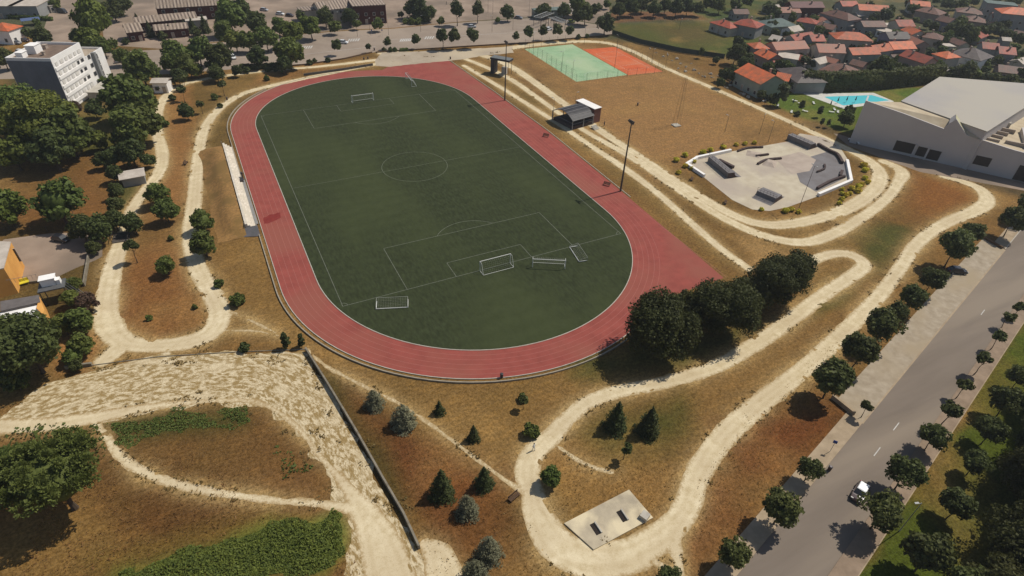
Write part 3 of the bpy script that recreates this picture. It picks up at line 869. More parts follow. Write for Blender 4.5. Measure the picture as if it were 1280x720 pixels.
M_bark = mat('bark', (.10, .07, .05), (.06, .045, .03), scale=3, rough=.95)
LF = dict(
    street=leafmat('leaf_street', (0.141, 0.159, 0.046), (0.062, 0.074, 0.022)),
    oak=leafmat('leaf_oak', (0.083, 0.087, 0.024), (0.048, 0.052, 0.015), .10),
    broad=leafmat('leaf_broad', (0.168, 0.205, 0.045), (0.074, 0.097, 0.022)),
    bright=leafmat('leaf_bright', (0.208, 0.236, 0.046), (0.101, 0.126, 0.026)),
    dark=leafmat('leaf_dark', (0.121, 0.143, 0.040), (0.056, 0.069, 0.020)),
    conifer=leafmat('leaf_conifer', (0.088, 0.104, 0.031), (0.051, 0.063, 0.021)),
    blue=leafmat('leaf_blue', (0.268, 0.267, 0.155), (0.127, 0.130, 0.075)),
    pine=leafmat('leaf_pine', (0.154, 0.192, 0.044), (0.087, 0.114, 0.028), .1),
    weed=leafmat('leaf_weed', (0.201, 0.229, 0.042), (0.114, 0.143, 0.030), .1, 1.2),
    rust=leafmat('leaf_rust', (.15, .09, .06), (.09, .06, .035)),
    yellow=leafmat('flower_yellow', (.72, .58, .05), (.50, .44, .05), .05),
    pale=leafmat('leaf_pale', (.13, .15, .06), (.08, .095, .04)),
)
# prototypes: (crown meshes, trunk meshes, crown centre height) for crown diameter = 1 m, scaled by each tree's empty
PROTO = {}


def proto(kind, near):
    k = (kind, near)
    if k in PROTO: return PROTO[k]
    q = {2: 4.2, 1: 1.0, 0: .35}[near]; lf = {2: .52, 1: 1.0, 0: 1.7}[near]
    cs = []; nv = 3 if near else 2
    for i in range(nv):
        nm = 'crown'
        if kind == 'street': cs.append((crown_mesh(nm, LF['street'], .46, .90, .86, int(5200 * q), .050 * lf, 34, flat=.92), trunk_mesh('trunk', M_bark, .62, .022, 5, .2), .86))
        elif kind == 'lollipop': cs.append((crown_mesh(nm, LF['dark'], .46, 1.05, 1.0, int(3000 * q), .06 * lf, 26, cone=.35), trunk_mesh('trunk', M_bark, .6, .03, 4, .15), 1.0))
        elif kind == 'sapling': cs.append((crown_mesh(nm, LF['street'], .42, .7, 1.25, int(620 * q), .10 * lf, 12, core=.2), trunk_mesh('trunk', M_bark, 1.05, .028, 4, .25), 1.25))
        elif kind == 'oak': cs.append((crown_mesh(nm, LF['oak'], .5, .9, .50, int(8500 * q), .033 * lf, 50, clump_r=.30, core=.62), trunk_mesh('trunk', M_bark, .3, .035, 6, .2), .50))
        elif kind in ('broad', 'bright', 'dark', 'pale', 'rust'):
            cs.append((crown_mesh(nm, LF[kind], .46, .92, .62, int(3600 * q), .055 * lf, 30, clump_r=.34), trunk_mesh('trunk', M_bark, .4, .03, 5, .2), .62))
        elif kind == 'bush': cs.append((crown_mesh(nm, LF['dark' if i == 0 else 'broad'], .46, .8, .36, int(1500 * q), .08 * lf, 14, flat=.9), None, .36))
        elif kind == 'flower': cs.append((crown_mesh(nm, LF['yellow'], .46, .6, .25, int(300), .16, 9, flat=.9), None, .25))
        elif kind == 'conifer': cs.append((conifer_mesh(nm, LF['conifer'], .5, 1.45, int(3400 * q), .062 * lf, 13), trunk_mesh('trunk', M_bark, .3, .03, 0), .6))
        elif kind == 'blue': cs.append((conifer_mesh(nm, LF['blue'], .52, 1.2, int(3800 * q), .055 * lf, 13, pw=.5), trunk_mesh('trunk', M_bark, .3, .03, 0), .5))
        elif kind == 'cypress': cs.append((crown_mesh(nm, LF['conifer'], .42, 2.1, 1.05, int(2200 * q), .09 * lf, 24, cone=.5, clump_r=.4), trunk_mesh('trunk', M_bark, .3, .03, 0), 1.05))
        elif kind == 'poplar': cs.append((crown_mesh(nm, LF['pale'], .42, 1.9, 1.15, int(2600 * q), .075 * lf, 26, cone=.3, clump_r=.38), trunk_mesh('trunk', M_bark, .5, .03, 3, .1), 1.15))
        elif kind == 'pine': cs.append((pine_mesh(nm, LF['pine'], .5, .75, .68, int(14000), .030, 90), trunk_mesh('trunk', M_bark, .55, .03, 6, .25), .68))
    PROTO[k] = cs
    return cs


DESC = dict(
    street=('street_tree', 'round dark street tree', 'tree'),
    lollipop=('clipped_tree', 'egg shaped dark tree', 'tree'),
    sapling=('young_tree', 'thin sparse young tree', 'tree'),
    oak=('oak_tree', 'huge blackish tree', 'tree'),
    broad=('broadleaf_tree', 'mid green broadleaf tree', 'tree'), bright=('broadleaf_tree', 'bright green leafy tree', 'tree'),
    dark=('broadleaf_tree', 'dark green rounded tree', 'tree'), pale=('broadleaf_tree', 'pale olive green tree', 'tree'),
    rust=('flowering_shrub', 'rusty pink flowering shrub', 'shrub'),
    bush=('bush', 'low rounded green bush', 'bush'), flower=('flowering_shrub', 'small yellow flowering shrub', 'shrub'),
    conifer=('conifer_tree', 'dark cone shaped conifer', 'conifer'), blue=('cedar_tree', 'blue grey young cedar', 'conifer'),
    cypress=('cypress_tree', 'narrow dark cypress', 'conifer'), poplar=('poplar_tree', 'narrow upright olive tree', 'tree'),
    pine=('umbrella_pine', 'huge bright green umbrella pine with tufted needles', 'pine'))
ORD = ['first', 'second', 'third', 'fourth', 'fifth', 'sixth', 'seventh', 'eighth', 'ninth', 'tenth', 'eleventh', 'twelfth', 'thirteenth', 'fourteenth', 'fifteenth',
       'sixteenth', 'seventeenth', 'eighteenth', 'nineteenth', 'twentieth']


def ordinal(i, n):
    if n == 1: return ''
    if i == 0: return 'leftmost'
    if i == n - 1: return 'rightmost'
    return (ORD[i] if i < 20 else 'twenty-' + ORD[i - 20] if i < 39 else 'number %d' % (i + 1)) + ' from the left'


def plant(kind, u, v, wpx, label, group, hs=1.0, cat=None, min_near=None):
    """crown centre at survey point (u, v), crown wpx survey pixels across"""
    p = at(u, v, 0); D = wpx / ppm(p)
    zc0 = {'street': .86, 'lollipop': 1.0, 'sapling': 1.25, 'oak': .5, 'bush': .36, 'flower': .25, 'conifer': .6, 'blue': .5, 'cypress': 1.05, 'poplar': 1.15, 'pine': .68}.get(kind, .62)
    for _ in range(5):
        zc = zc0 * D * hs
        p = at(u, v, zc); D = wpx / ppm(p)
    near = 2 if wpx > 62 else 1 if wpx > 17 else 0
    cs = proto(kind, near)
    i = rnd.randrange(len(cs)); cm, tm, _ = cs[i]
    nm, d, c = DESC[kind]
    root = empty(nm, (p.x, p.y, 0), rnd.uniform(0, 6.28), (D, D, D * hs))
    props(root, label, cat or c, group)
    o = link(bpy.data.objects.new('crown' if tm else 'foliage', cm)); o.parent = root
    if tm and (near or kind == 'sapling'):
        t = link(bpy.data.objects.new('trunk', tm)); t.parent = root
    return root


def grove(where, group, items):
    """items: (kind, u, v, width px[, height factor]); labelled left to right within each kind"""
    big = 1.14 if 'avenue' in where and 'clipped' not in group else 1.0
    by = {}
    for it in items: by.setdefault(it[0], []).append(it)
    for kind, L_ in by.items():
        L_.sort(key=lambda t: t[1])
        for i, it in enumerate(L_):
            o_ = ordinal(i, len(L_))
            lab = DESC[kind][1] + ' ' + where + (', ' + o_ if o_ else '')
            plant(kind, it[1], it[2], it[3] * big, lab, group if len(items) > 1 else None, it[4] if len(it) > 4 else 1.0)


grove('beside the cobbled parking', 'trees along the cobbled parking bay', [
    ('street', 1043, 470, 48), ('street', 1077, 436, 43), ('street', 1105, 404, 43), ('street', 1123, 389, 26), ('street', 1143, 370, 32), ('street', 1167, 347, 30),
    ('street', 1197, 305, 42), ('street', 1216, 289, 26), ('street', 1269, 273, 32), ('street', 1288, 255, 30), ('sapling', 1085, 507, 18)])
grove('on the left sidewalk of the street', 'trees on the left sidewalk', [('street', 1014, 586, 31), ('street', 979, 633, 47), ('street', 919, 692, 38), ('street', 838, 722, 30)])
grove('on the right sidewalk of the street', 'trees on the right sidewalk', [
    ('street', 1168, 545, 33), ('street', 1134, 590, 44), ('street', 1104, 638, 50), ('sapling', 1191, 512, 28), ('sapling', 1207, 481, 20), ('sapling', 1231, 449, 22), ('sapling', 1250, 420, 19), ('sapling', 1262, 396, 15), ('sapling', 1276, 384, 15)])
grove('on the lawn right of the street', 'trees on the lawn', [('street', 1222, 577, 32), ('street', 1198, 630, 40), ('street', 1164, 690, 56), ('street', 1241, 537, 34), ('street', 1262, 500, 38), ('street', 1276, 470, 28), ('street', 1215, 735, 60)])
grove('in the dark wood, lower right edge', 'tall trees of the wood at the right edge', [
    ('oak', 1310, 690, 120), ('oak', 1305, 600, 90), ('oak', 1330, 560, 100), ('oak', 1350, 640, 130), ('oak', 1420, 600, 130), ('oak', 1390, 520, 110), ('oak', 1275, 760, 120), ('oak', 1400, 700, 150), ('oak', 1330, 490, 80), ('oak', 1500, 610, 260), ('oak', 1480, 480, 210), ('oak', 1560, 760, 280)])
grove('at the lower bend of the red track', 'cluster of massive dark trees by the track', [
    ('oak', 824, 408, 92), ('oak', 868, 390, 62), ('oak', 905, 384, 84), ('oak', 938, 366, 52), ('oak', 972, 350, 74), ('oak', 998, 333, 44)])
grove('in the dry grass below the track', 'young conifers below the track', [
    ('blue', 467, 500, 24), ('blue', 504, 521, 31), ('blue', 584, 633, 29), ('blue', 611, 687, 34), ('blue', 593, 716, 34),
    ('conifer', 552, 606, 34), ('conifer', 605, 598, 26), ('conifer', 549, 510, 15), ('conifer', 592, 542, 18), ('bush', 664, 539, 22), ('bush', 654, 497, 13),
    ('sapling', 655, 500, 14)])
grove('in the grass island between the lower paths', 'trees in the path island', [('conifer', 771, 522, 32), ('conifer', 812, 528, 32), ('broad', 689, 595, 28), ('sapling', 783, 560, 18)])
grove('by the gap below the left bend', 'small plants at the path gap', [('cypress', 356, 425, 13), ('cypress', 376, 425, 11), ('bush', 297, 375, 20), ('bush', 305, 434, 14), ('bush', 274, 355, 13)])
grove('beside the left park path', 'trees along the left park paths', [
    ('broad', 253, 275, 28), ('broad', 253, 304, 33), ('broad', 195, 240, 30), ('broad', 206, 262, 30), ('broad', 207, 331, 24), ('sapling', 163, 308, 20), ('dark', 232, 138, 20),
    ('sapling', 228, 98, 12), ('sapling', 226, 112, 12), ('bush', 205, 153, 13), ('bush', 268, 121, 9), ('bush', 333, 98, 8), ('bush', 275, 132, 7), ('sapling', 250, 130, 10), ('sapling', 277, 105, 12),
    ('bush', 215, 122, 9), ('bush', 213, 298, 8), ('bush', 243, 384, 8), ('bush', 186, 397, 9)])
grove('in the brown field left of the paths', 'trees of the brown left field', [
    ('broad', 70, 250, 56), ('bright', 6, 258, 46), ('dark', 100, 283, 34), ('dark', 122, 285, 36), ('dark', 142, 275, 26), ('dark', 165, 278, 26), ('dark', 116, 309, 18),
    ('dark', 140, 196, 24), ('dark', 142, 216, 22), ('dark', 144, 238, 20), ('dark', 143, 256, 22), ('dark', 163, 190, 34), ('dark', 185, 200, 17), ('dark', 127, 200, 20)])
grove('below the white building', 'big trees below the white building', [
    ('broad', 18, 138, 66), ('bright', 50, 148, 78), ('broad', 82, 163, 58), ('dark', 62, 185, 50), ('bright', 15, 188, 44), ('broad', 30, 165, 46), ('broad', 156, 120, 56), ('broad', 172, 152, 50),
    ('broad', 160, 160, 50), ('broad', 178, 130, 34), ('dark', 117, 135, 22), ('rust', 92, 134, 18), ('pale', 105, 165, 26), ('bright', 122, 175, 24)])
grove('beside the yellow house at the left edge', 'shrubs around the yellow house', [
    ('dark', 30, 428, 88), ('bright', 78, 405, 28), ('broad', 100, 430, 30), ('broad', 98, 400, 34), ('rust', 108, 377, 26), ('bright', 88, 372, 22), ('broad', 90, 445, 22), ('broad', 92, 355, 20), ('dark', 15, 470, 40), ('dark', 95, 457, 16)])
plant('pine', 60, 588, 122, 'huge bright green umbrella pine with tufted needles at the lower left', None)
plant('pine', 14, 580, 60, 'smaller umbrella pine crown against the big pine, at the left edge', None)
grove('at the top left corner', 'trees of the top left corner', [
    ('bright', 115, 24, 44, 1.25), ('bright', 112, 50, 32), ('dark', 51, 45, 25), ('dark', 3, 72, 26), ('broad', 128, 58, 22), ('broad', 140, 55, 14), ('dark', 140, 10, 26), ('dark', 150, 4, 24), ('dark', 30, 40, 14), ('broad', 68, 5, 14), ('bush', 45, 28, 10), ('broad', 96, 45, 18)])
grove('between the avenue and the left park', 'trees between the avenue and the park', [
    ('broad', 175, 84, 36), ('broad', 152, 70, 18), ('broad', 216, 77, 24), ('broad', 223, 66, 32), ('broad', 247, 62, 30), ('broad', 235, 80, 24), ('dark', 272, 72, 32), ('dark', 270, 90, 18), ('bright', 245, 88, 15), ('dark', 222, 95, 18),
    ('bush', 200, 108, 14), ('dark', 322, 70, 22), ('bright', 360, 64, 32), ('dark', 355, 80, 18), ('bush', 335, 86, 8), ('bush', 344, 86, 7), ('bush', 387, 78, 7), ('bush', 393, 76, 6), ('bush', 410, 75, 6), ('dark', 295, 88, 12), ('bush', 308, 88, 8)])
grove('on the far side of the avenue', 'trees on the far side of the avenue', [
    ('bright', 293, 50, 22), ('bright', 309, 50, 22), ('broad', 332, 47, 24), ('dark', 320, 28, 26), ('broad', 348, 32, 18), ('bright', 366, 40, 26), ('bright', 388, 32, 24), ('dark', 376, 19, 12), ('dark', 406, 20, 20), ('broad', 418, 33, 14), ('dark', 436, 20, 18), ('broad', 287, 20, 34), ('broad', 280, 40, 24),
    ('dark', 300, 10, 24), ('broad', 472, 30, 13), ('dark', 501, 18, 7), ('broad', 446, 30, 10)])
grove('in front of the school buildings', 'small firs before the school', [
    ('conifer', 173, 30, 14), ('conifer', 187, 38, 13), ('conifer', 212, 40, 10), ('conifer', 221, 36, 11), ('conifer', 231, 35, 10), ('conifer', 240, 32, 11), ('conifer', 255, 32, 14), ('bush', 157, 52, 9), ('bush', 165, 45, 10), ('bush', 203, 45, 12), ('bush', 245, 40, 14)])
grove('along the near edge of the avenue', 'clipped trees along the near edge of the avenue', [
    ('lollipop', 420, 55, 14), ('lollipop', 460, 58, 8), ('lollipop', 484, 51, 11), ('lollipop', 520, 48, 13), ('lollipop', 553, 44, 18), ('lollipop', 568, 44, 17), ('lollipop', 591, 43, 17), ('lollipop', 645, 44, 10), ('lollipop', 661, 39, 14),
    ('lollipop', 679, 37, 13), ('lollipop', 697, 36, 15), ('lollipop', 712, 38, 12), ('bush', 480, 62, 6), ('bush', 488, 62, 7), ('bush', 494, 62, 6)])
grove('on the square beyond the avenue', 'trees on the square beyond the avenue', [
    ('conifer', 524, 6, 26), ('dark', 536, 16, 16), ('dark', 515, 10, 18), ('broad', 551, 26, 9), ('lollipop', 571, 12, 17), ('lollipop', 597, 11, 15), ('dark', 635, 15, 16), ('broad', 622, 25, 6), ('dark', 732, 17, 20), ('dark', 722, 20, 14), ('dark', 757, 28, 21), ('bush', 748, 9, 9), ('broad', 759, 5, 9), ('dark', 773, 12, 15),
    ('broad', 725, 4, 22), ('dark', 705, 12, 16), ('bush', 680, 14, 20), ('dark', 742, 12, 12), ('bush', 723, 46, 6), ('bush', 734, 45, 5), ('bush', 507, 27, 7), ('bush', 515, 27, 8), ('bush', 524, 27, 8)])
grove('in the wood behind the green field', 'trees of the wood behind the green field', [
    ('dark', 790, 8, 20), ('dark', 803, 5, 18), ('dark', 818, 10, 18), ('dark', 832, 6, 18), ('dark', 846, 9, 19), ('dark', 860, 8, 18), ('dark', 873, 10, 16), ('broad', 900, 6, 18), ('dark', 886, 4, 16), ('broad', 920, 5, 16), ('dark', 780, 0, 20), ('dark', 810, -8, 24), ('dark', 850, -8, 24), ('broad', 935, 2, 14), ('dark', 955, 26, 12)])
grove('by the fence corner next to the village', 'trees by the fence corner near the village', [
    ('dark', 920, 66, 24), ('dark', 934, 78, 22), ('dark', 905, 93, 16), ('dark', 917, 92, 20), ('dark', 922, 52, 14), ('dark', 929, 62, 16), ('dark', 966, 32, 14), ('dark', 968, 42, 13), ('broad', 963, 22, 10), ('dark', 895, 75, 9), ('broad', 877, 65, 7, 1.8), ('dark', 900, 103, 12), ('dark', 952, 118, 12)])
grove('around the pool lawn', 'trees around the pool lawn', [
    ('poplar', 980, 115, 16), ('dark', 972, 108, 16), ('dark', 968, 124, 14), ('poplar', 1003, 131, 8), ('poplar', 1026, 138, 8), ('dark', 1059, 147, 20), ('dark', 1063, 138, 13), ('broad', 994, 106, 12), ('dark', 985, 103, 12), ('poplar', 1028, 152, 6), ('bush', 997, 142, 8), ('poplar', 1036, 153, 6), ('bush', 984, 96, 10)])
grove('behind the long hedge', 'trees behind the long hedge', [
    ('dark', 1102, 84, 32), ('dark', 1120, 90, 22), ('broad', 1128, 92, 14), ('broad', 1146, 90, 12), ('pale', 1208, 88, 24), ('bright', 1218, 92, 16), ('dark', 1245, 98, 14), ('dark', 1190, 90, 14), ('pale', 1234, 97, 14), ('dark', 1265, 100, 16), ('dark', 1278, 92, 16), ('broad', 1158, 96, 10), ('dark', 1090, 96, 16)])
vt = []
for (u, v, w) in ((1112, 13, 10), (1108, 18, 12), (1160, 30, 8), (1145, 12, 10), (1187, 5, 9), (1200, 28, 12), (1192, 35, 14), (1205, 40, 16), (1216, 44, 14), (1185, 45, 10), (1225, 40, 12), (1235, 38, 10), (1243, 36, 12), (1172, 55, 8), (1178, 62, 8), (1198, 52, 9), (1168, 33, 9), (1012, 60, 8), (1020, 50, 7), (1027, 22, 7),
                  (1038, 30, 6), (1000, 62, 6), (1006, 76, 10), (1018, 80, 7), (975, 80, 10), (988, 84, 8), (1035, 92, 8), (1048, 102, 8), (1250, 40, 8), (1262, 45, 10), (1275, 48, 10), (1268, 60, 9), (1275, 70, 12), (1270, 78, 9), (1230, 78, 10), (1248, 75, 9), (1136, 100, 8), (1090, 62, 7), (1118, 62, 10), (1098, 68, 9),
                  (1060, 30, 5), (970, 15, 10), (978, 5, 10), (990, 18, 7), (962, 12, 12), (1145, 25, 6), (1172, 0, 8), (1220, 2, 7), (1243, 12, 7), (1165, 75, 8), (1174, 82, 10), (1185, 78, 8), (960, 84, 10), (966, 92, 9), (1008, 100, 10), (1022, 104, 9), (1080, 100, 9), (1070, 105, 8), (1272, 20, 6), (1138, 5, 9)):
    vt.append((('broad', 'dark', 'pale', 'dark')[(u * 7 + v) % 4], u, v, w * 1.35))
vr = random.Random(11)
for _ in range(150):
    u = vr.uniform(955, 1285); v = vr.uniform(0, 100 if u < 1170 else 88)
    vt.append((vr.choice(['broad', 'dark', 'pale', 'dark', 'bush']), u, v, vr.uniform(7, 13)))
for nm_, a_, b_ in (('among the back village gardens', -9, 24), ('among the middle village gardens', 24, 60), ('among the front village gardens', 60, 200)):
    grove(nm_, 'trees ' + nm_, [t for t in vt if a_ <= t[2] < b_])
fl = [(857, 207), (864, 210), (849, 215), (868, 202), (878, 190), (858, 194), (890, 188), (905, 184), (920, 181), (932, 179), (944, 178), (846, 200), (952, 262), (983, 263), (990, 262), (997, 264), (1048, 253), (1053, 248), (1058, 243), (1052, 242), (1064, 242), (1071, 238), (1077, 230), (1081, 222), (1082, 212), (1079, 206), (1052, 236), (1066, 236), (1074, 233), (1085, 227)]
grove('on the bank round the skate park', 'yellow shrubs round the skate park', [('flower', u, v, 7 + (u % 4)) for u, v in fl])


def hedge(path, h, w, material, label, cat='hedge', n=900, leaf=.5, name='hedge', group=None):
    ww = W(path); mb = MB(); cen = []; nor = []
    tot = sum(math.dist(ww[i], ww[i + 1]) for i in range(len(ww) - 1))
    for i in range(len(ww) - 1):
        a = np.array(ww[i]); b_ = np.array(ww[i + 1]); d = b_ - a; ln = np.linalg.norm(d); d /= ln; nn = np.array([-d[1], d[0]])
        mb.box(((a[0] + b_[0]) / 2, (a[1] + b_[1]) / 2, h * .45), (ln, w * .8, h * .9), rz=math.atan2(d[1], d[0]))
        k = int(n * ln / tot)
        t = NPR.uniform(0, ln, k); s = NPR.uniform(-w / 2, w / 2, k); z = NPR.uniform(0, h, k)
        face = NPR.randint(0, 3, k)
        s = np.where(face == 0, w / 2, np.where(face == 1, -w / 2, s)); z = np.where(face == 2, h * NPR.uniform(.92, 1.08, k), z)
        s += NPR.normal(size=k) * .12
        cen.append(np.stack([a[0] + d[0] * t + nn[0] * s, a[1] + d[1] * t + nn[1] * s, z], 1))
        nz = np.stack([nn[0] * np.sign(s) * (face < 2), nn[1] * np.sign(s) * (face < 2), (face == 2) * 1.0], 1) + NPR.normal(size=(k, 3)) * .5
        nor.append(nz)
    cen = np.concatenate(cen); nor = np.concatenate(nor)
    V = quads_mesh('h', cen, nor, NPR.uniform(.6, 1.4, len(cen)) * leaf)
    o = link(bpy.data.objects.new(name, np_mesh(name, V, len(cen), (mb.v, mb.f), material)))
    return props(o, label, cat, group)


hedge([(998, 112), (1040, 113), (1100, 110), (1172, 102)], 6.5, 3.5, LF['dark'], 'long tall dark green hedge behind the swimming pool', n=6000, leaf=.6)
hedge([(1176, 100), (1230, 104), (1285, 110)], 3.0, 2.0, LF['dark'], 'dark green hedge behind the grey flat roof of the hall', n=2500, leaf=.6)
hedge([(510, 29), (522, 29), (535, 27)], 1.5, 1.5, LF['broad'], 'low green hedge between the avenue and the square', n=500, leaf=.5)
hedge([(500, 64), (510, 63.5), (497, 63.5)][:2], 1.0, 1.2, LF['broad'], 'short low hedge at the head of the forecourt', n=250, leaf=.4)
hedge([(300, 87), (330, 86), (365, 83.5)], 1.8, 1.4, LF['dark'], 'dark hedge on the near side of the avenue, left part', n=1200, leaf=.5)
hedge([(0, 22), (30, 24), (66, 26)], 1.5, 1.5, LF['broad'], 'low clipped hedge across the top left garden', n=900, leaf=.5)

# the weed bank and long dry grass in the lower left
M_straw = leafmat('straw', srgb(160, 126, 78), srgb(136, 104, 62), .1, .9)


def scatter(name, polys, dens, zr, size, material, label, aspect=1.0, flat=False, hfn=None, seed=1, vertical=False, thr=-.25):
    rs = np.random.RandomState(seed); out = []
    for q in polys:
        Pq = W(q); xs = [p[0] for p in Pq]; ys = [p[1] for p in Pq]
        n = int((max(xs) - min(xs)) * (max(ys) - min(ys)) * dens)
        x = rs.uniform(min(xs), max(xs), n); y = rs.uniform(min(ys), max(ys), n)
        d = sd_poly(x, y, Pq) + fbm(x, y, 4, 3, seed) * 3
        cl_ = fbm(x, y, 2.2, 3, seed + 5)
        k = (d < 0) & (cl_ > thr)
        out.append(np.stack([x[k], y[k], rs.uniform(*zr, k.sum()) * np.clip(-d[k] * .5, .25, 1) * (1 + cl_[k])], 1))
    cen = np.concatenate(out); n = len(cen)
    if vertical:
        nor = np.stack([rs.normal(size=n), rs.normal(size=n), rs.normal(size=n) * .25], 1)
    else:
        nor = rs.normal(size=(n, 3)) * .6 + np.array([0, 0, .7])
    V = quads_mesh(name, cen, nor, rs.uniform(.5, 1.4, n) * size, aspect=aspect, up=([[0, 0, 1.5]] if vertical else None))
    o = link(bpy.data.objects.new(name, np_mesh(name, V, n, None, material)))
    return props(o, label, 'ground cover', kind='stuff')


scatter('weeds', [[(150, 715), (230, 690), (330, 660), (415, 640), (432, 655), (425, 690), (405, 712), (300, 735), (150, 740)]], 110, (.05, .5), .20,  LF['weed'], 'dense bright green weeds on the bank at the lower left edge', seed=2, thr=-1)
scatter('weeds', [[(133, 530), (190, 520), (300, 515), (312, 522), (290, 538), (200, 548), (150, 552)]], 60, (.03, .35), .2, LF['broad'], 'dull green weeds along the pale track in the left lot', seed=4)
scatter('weeds', [[(0, 540), (30, 535), (115, 536), (132, 560), (112, 590), (60, 620), (0, 640)], [(340, 560), (400, 580), (385, 600), (350, 590)]], 6, (.05, .5), .35, LF['broad'], 'low green undergrowth around the umbrella pine', seed=6)
scatter('dry_grass', [[(60, 620), (130, 600), (240, 620), (420, 640), (330, 665), (200, 690), (110, 730), (0, 740), (20, 690)], [(150, 575), (240, 575), (330, 600), (300, 612), (240, 605)], [(430, 650), (450, 720), (410, 725)]],
        7, (.02, .3), .08, M_straw, 'long straw coloured dry grass in the lower left field', aspect=4.5, vertical=True, seed=8)
scatter('dry_grass', [[(395, 455), (470, 495), (560, 570), (640, 630), (690, 700), (690, 730), (550, 730), (470, 580)], [(690, 560), (850, 590), (830, 650), (690, 640)], [(860, 690), (870, 600), (960, 500), (1050, 425), (1030, 520), (930, 640)]],
        4, (.0, .1), .09, M_straw, 'thin dry grass tufts on the brown slopes around the lower paths', aspect=3, vertical=True, seed=9)
# tufts fringing the pale paths and the lot
tx = NPR.uniform(-110, 165, 90000); ty = NPR.uniform(-80, 165, 90000)
dd = f_path(tx, ty)
dl = sd_poly(tx, ty, lotP)
k = ((np.abs(dd - .1) < .3) & (fbm(tx, ty, 6, 2, 41) > .12)) | ((dl < 2) & (dd > .5) & (fbm(tx, ty, 2.5, 3, 42) > .22))
k &= (ty > RS * tx - 70) & (dl > -3)
k &= (stad(tx, ty, 45) > 0) & ~((tx > 0) & (tx < 48) & (ty > -25) & (ty < 140))
cen = np.stack([tx[k], ty[k], NPR.uniform(.05, .2, k.sum())], 1)
cen = (cen[:, None, :] + NPR.normal(size=(len(cen), 7, 3)) * np.array([.22, .22, .05])).reshape(-1, 3)
V = quads_mesh('t', cen, NPR.normal(size=cen.shape) * .5 + np.array([0, 0, .8]), NPR.uniform(.1, .3, len(cen)))
o = link(bpy.data.objects.new('grass_tufts', np_mesh('grass_tufts', V, len(cen), None, leafmat('tuft', srgb(138, 118, 70), srgb(112, 96, 56), .1, .9))))
props(o, 'olive brown grass tufts fringing the pale dirt paths and rubble lot', 'ground cover', kind='stuff')

# ------------------------------------------------------------------ buildings
WALLS = dict(cream=mat('render_cream', (.50, .46, .39), (.38, .35, .29), scale=.4, rough=.9, detail=8), white=mat('render_white', (.90, .87, .82), (.82, .78, .73), scale=.3, rough=.9, detail=8),
             grey=mat('render_grey', (.30, .30, .29), (.24, .24, .23), scale=.4, rough=.9), green=mat('render_green', (.33, .36, .30), (.26, .30, .25), scale=.4, rough=.9),
             pink=mat('render_pink', (.42, .30, .25), (.34, .25, .21), scale=.4, rough=.9), yellow=mat('render_yellow', srgb(226, 168, 92), srgb(206, 146, 78), scale=.3, rough=.9),
             lilac=mat('render_lilac', (.27, .25, .31), (.22, .2, .26), scale=.4, rough=.9), brick=mat('render_brick', srgb(86, 48, 44), srgb(70, 42, 38), scale=1.5, rough=.9))
ROOFS = dict(orange=wave_mat('tile_orange', srgb(214, 114, 72), srgb(186, 92, 58), .5, c3=srgb(150, 96, 70)), red=wave_mat('tile_red', srgb(176, 86, 64), srgb(150, 74, 56), .5, c3=srgb(122, 76, 62)),
             pinkish=wave_mat('tile_pink', srgb(168, 110, 88), srgb(146, 94, 76), .5, c3=srgb(140, 104, 88)), brown=wave_mat('tile_brown', srgb(124, 88, 74), srgb(104, 72, 62), .5, c3=srgb(92, 74, 64)),
             grey=wave_mat('tile_grey', srgb(92, 82, 78), srgb(78, 70, 68), .5, c3=srgb(100, 92, 86)), pale=mat('roof_pale', srgb(196, 184, 170), srgb(170, 158, 144), scale=.4, rough=.8),
             corr=wave_mat('corrugated', srgb(176, 158, 140), srgb(84, 72, 66), .22, rough=.6, c3=srgb(140, 124, 108)), teal=mat('roof_teal', srgb(110, 122, 116), srgb(90, 102, 98), scale=.3, rough=.8),
             maroon=wave_mat('tile_maroon', srgb(110, 66, 62), srgb(94, 56, 54), .5))
M_glass = mat('window_glass', (.03, .035, .04), (.05, .05, .055), scale=.3, rough=.15, spec=.5)
M_frame = mat('window_frame', (.55, .52, .47), scale=1, rough=.6)
M_chim = mat('chimney', (.42, .34, .27), scale=1, rough=.9)


def window(parent, x, y, z, w, h, rz, mtl=None, name='window', shutter=False):
    """a framed window set 4 cm proud of a wall; rz = wall direction"""
    c_, s_ = math.cos(rz), math.sin(rz)
    nx, ny = s_, -c_
    mb = MB(); mb.box((x + nx * .02, y + ny * .02, z), (w + .24, .10, h + .24), rz)
    mb.cur = 1; mb.box((x + nx * .05, y + ny * .05, z), (w, .11, h), rz)
    return mb.build(name, [M_frame, mtl or M_glass], parent)


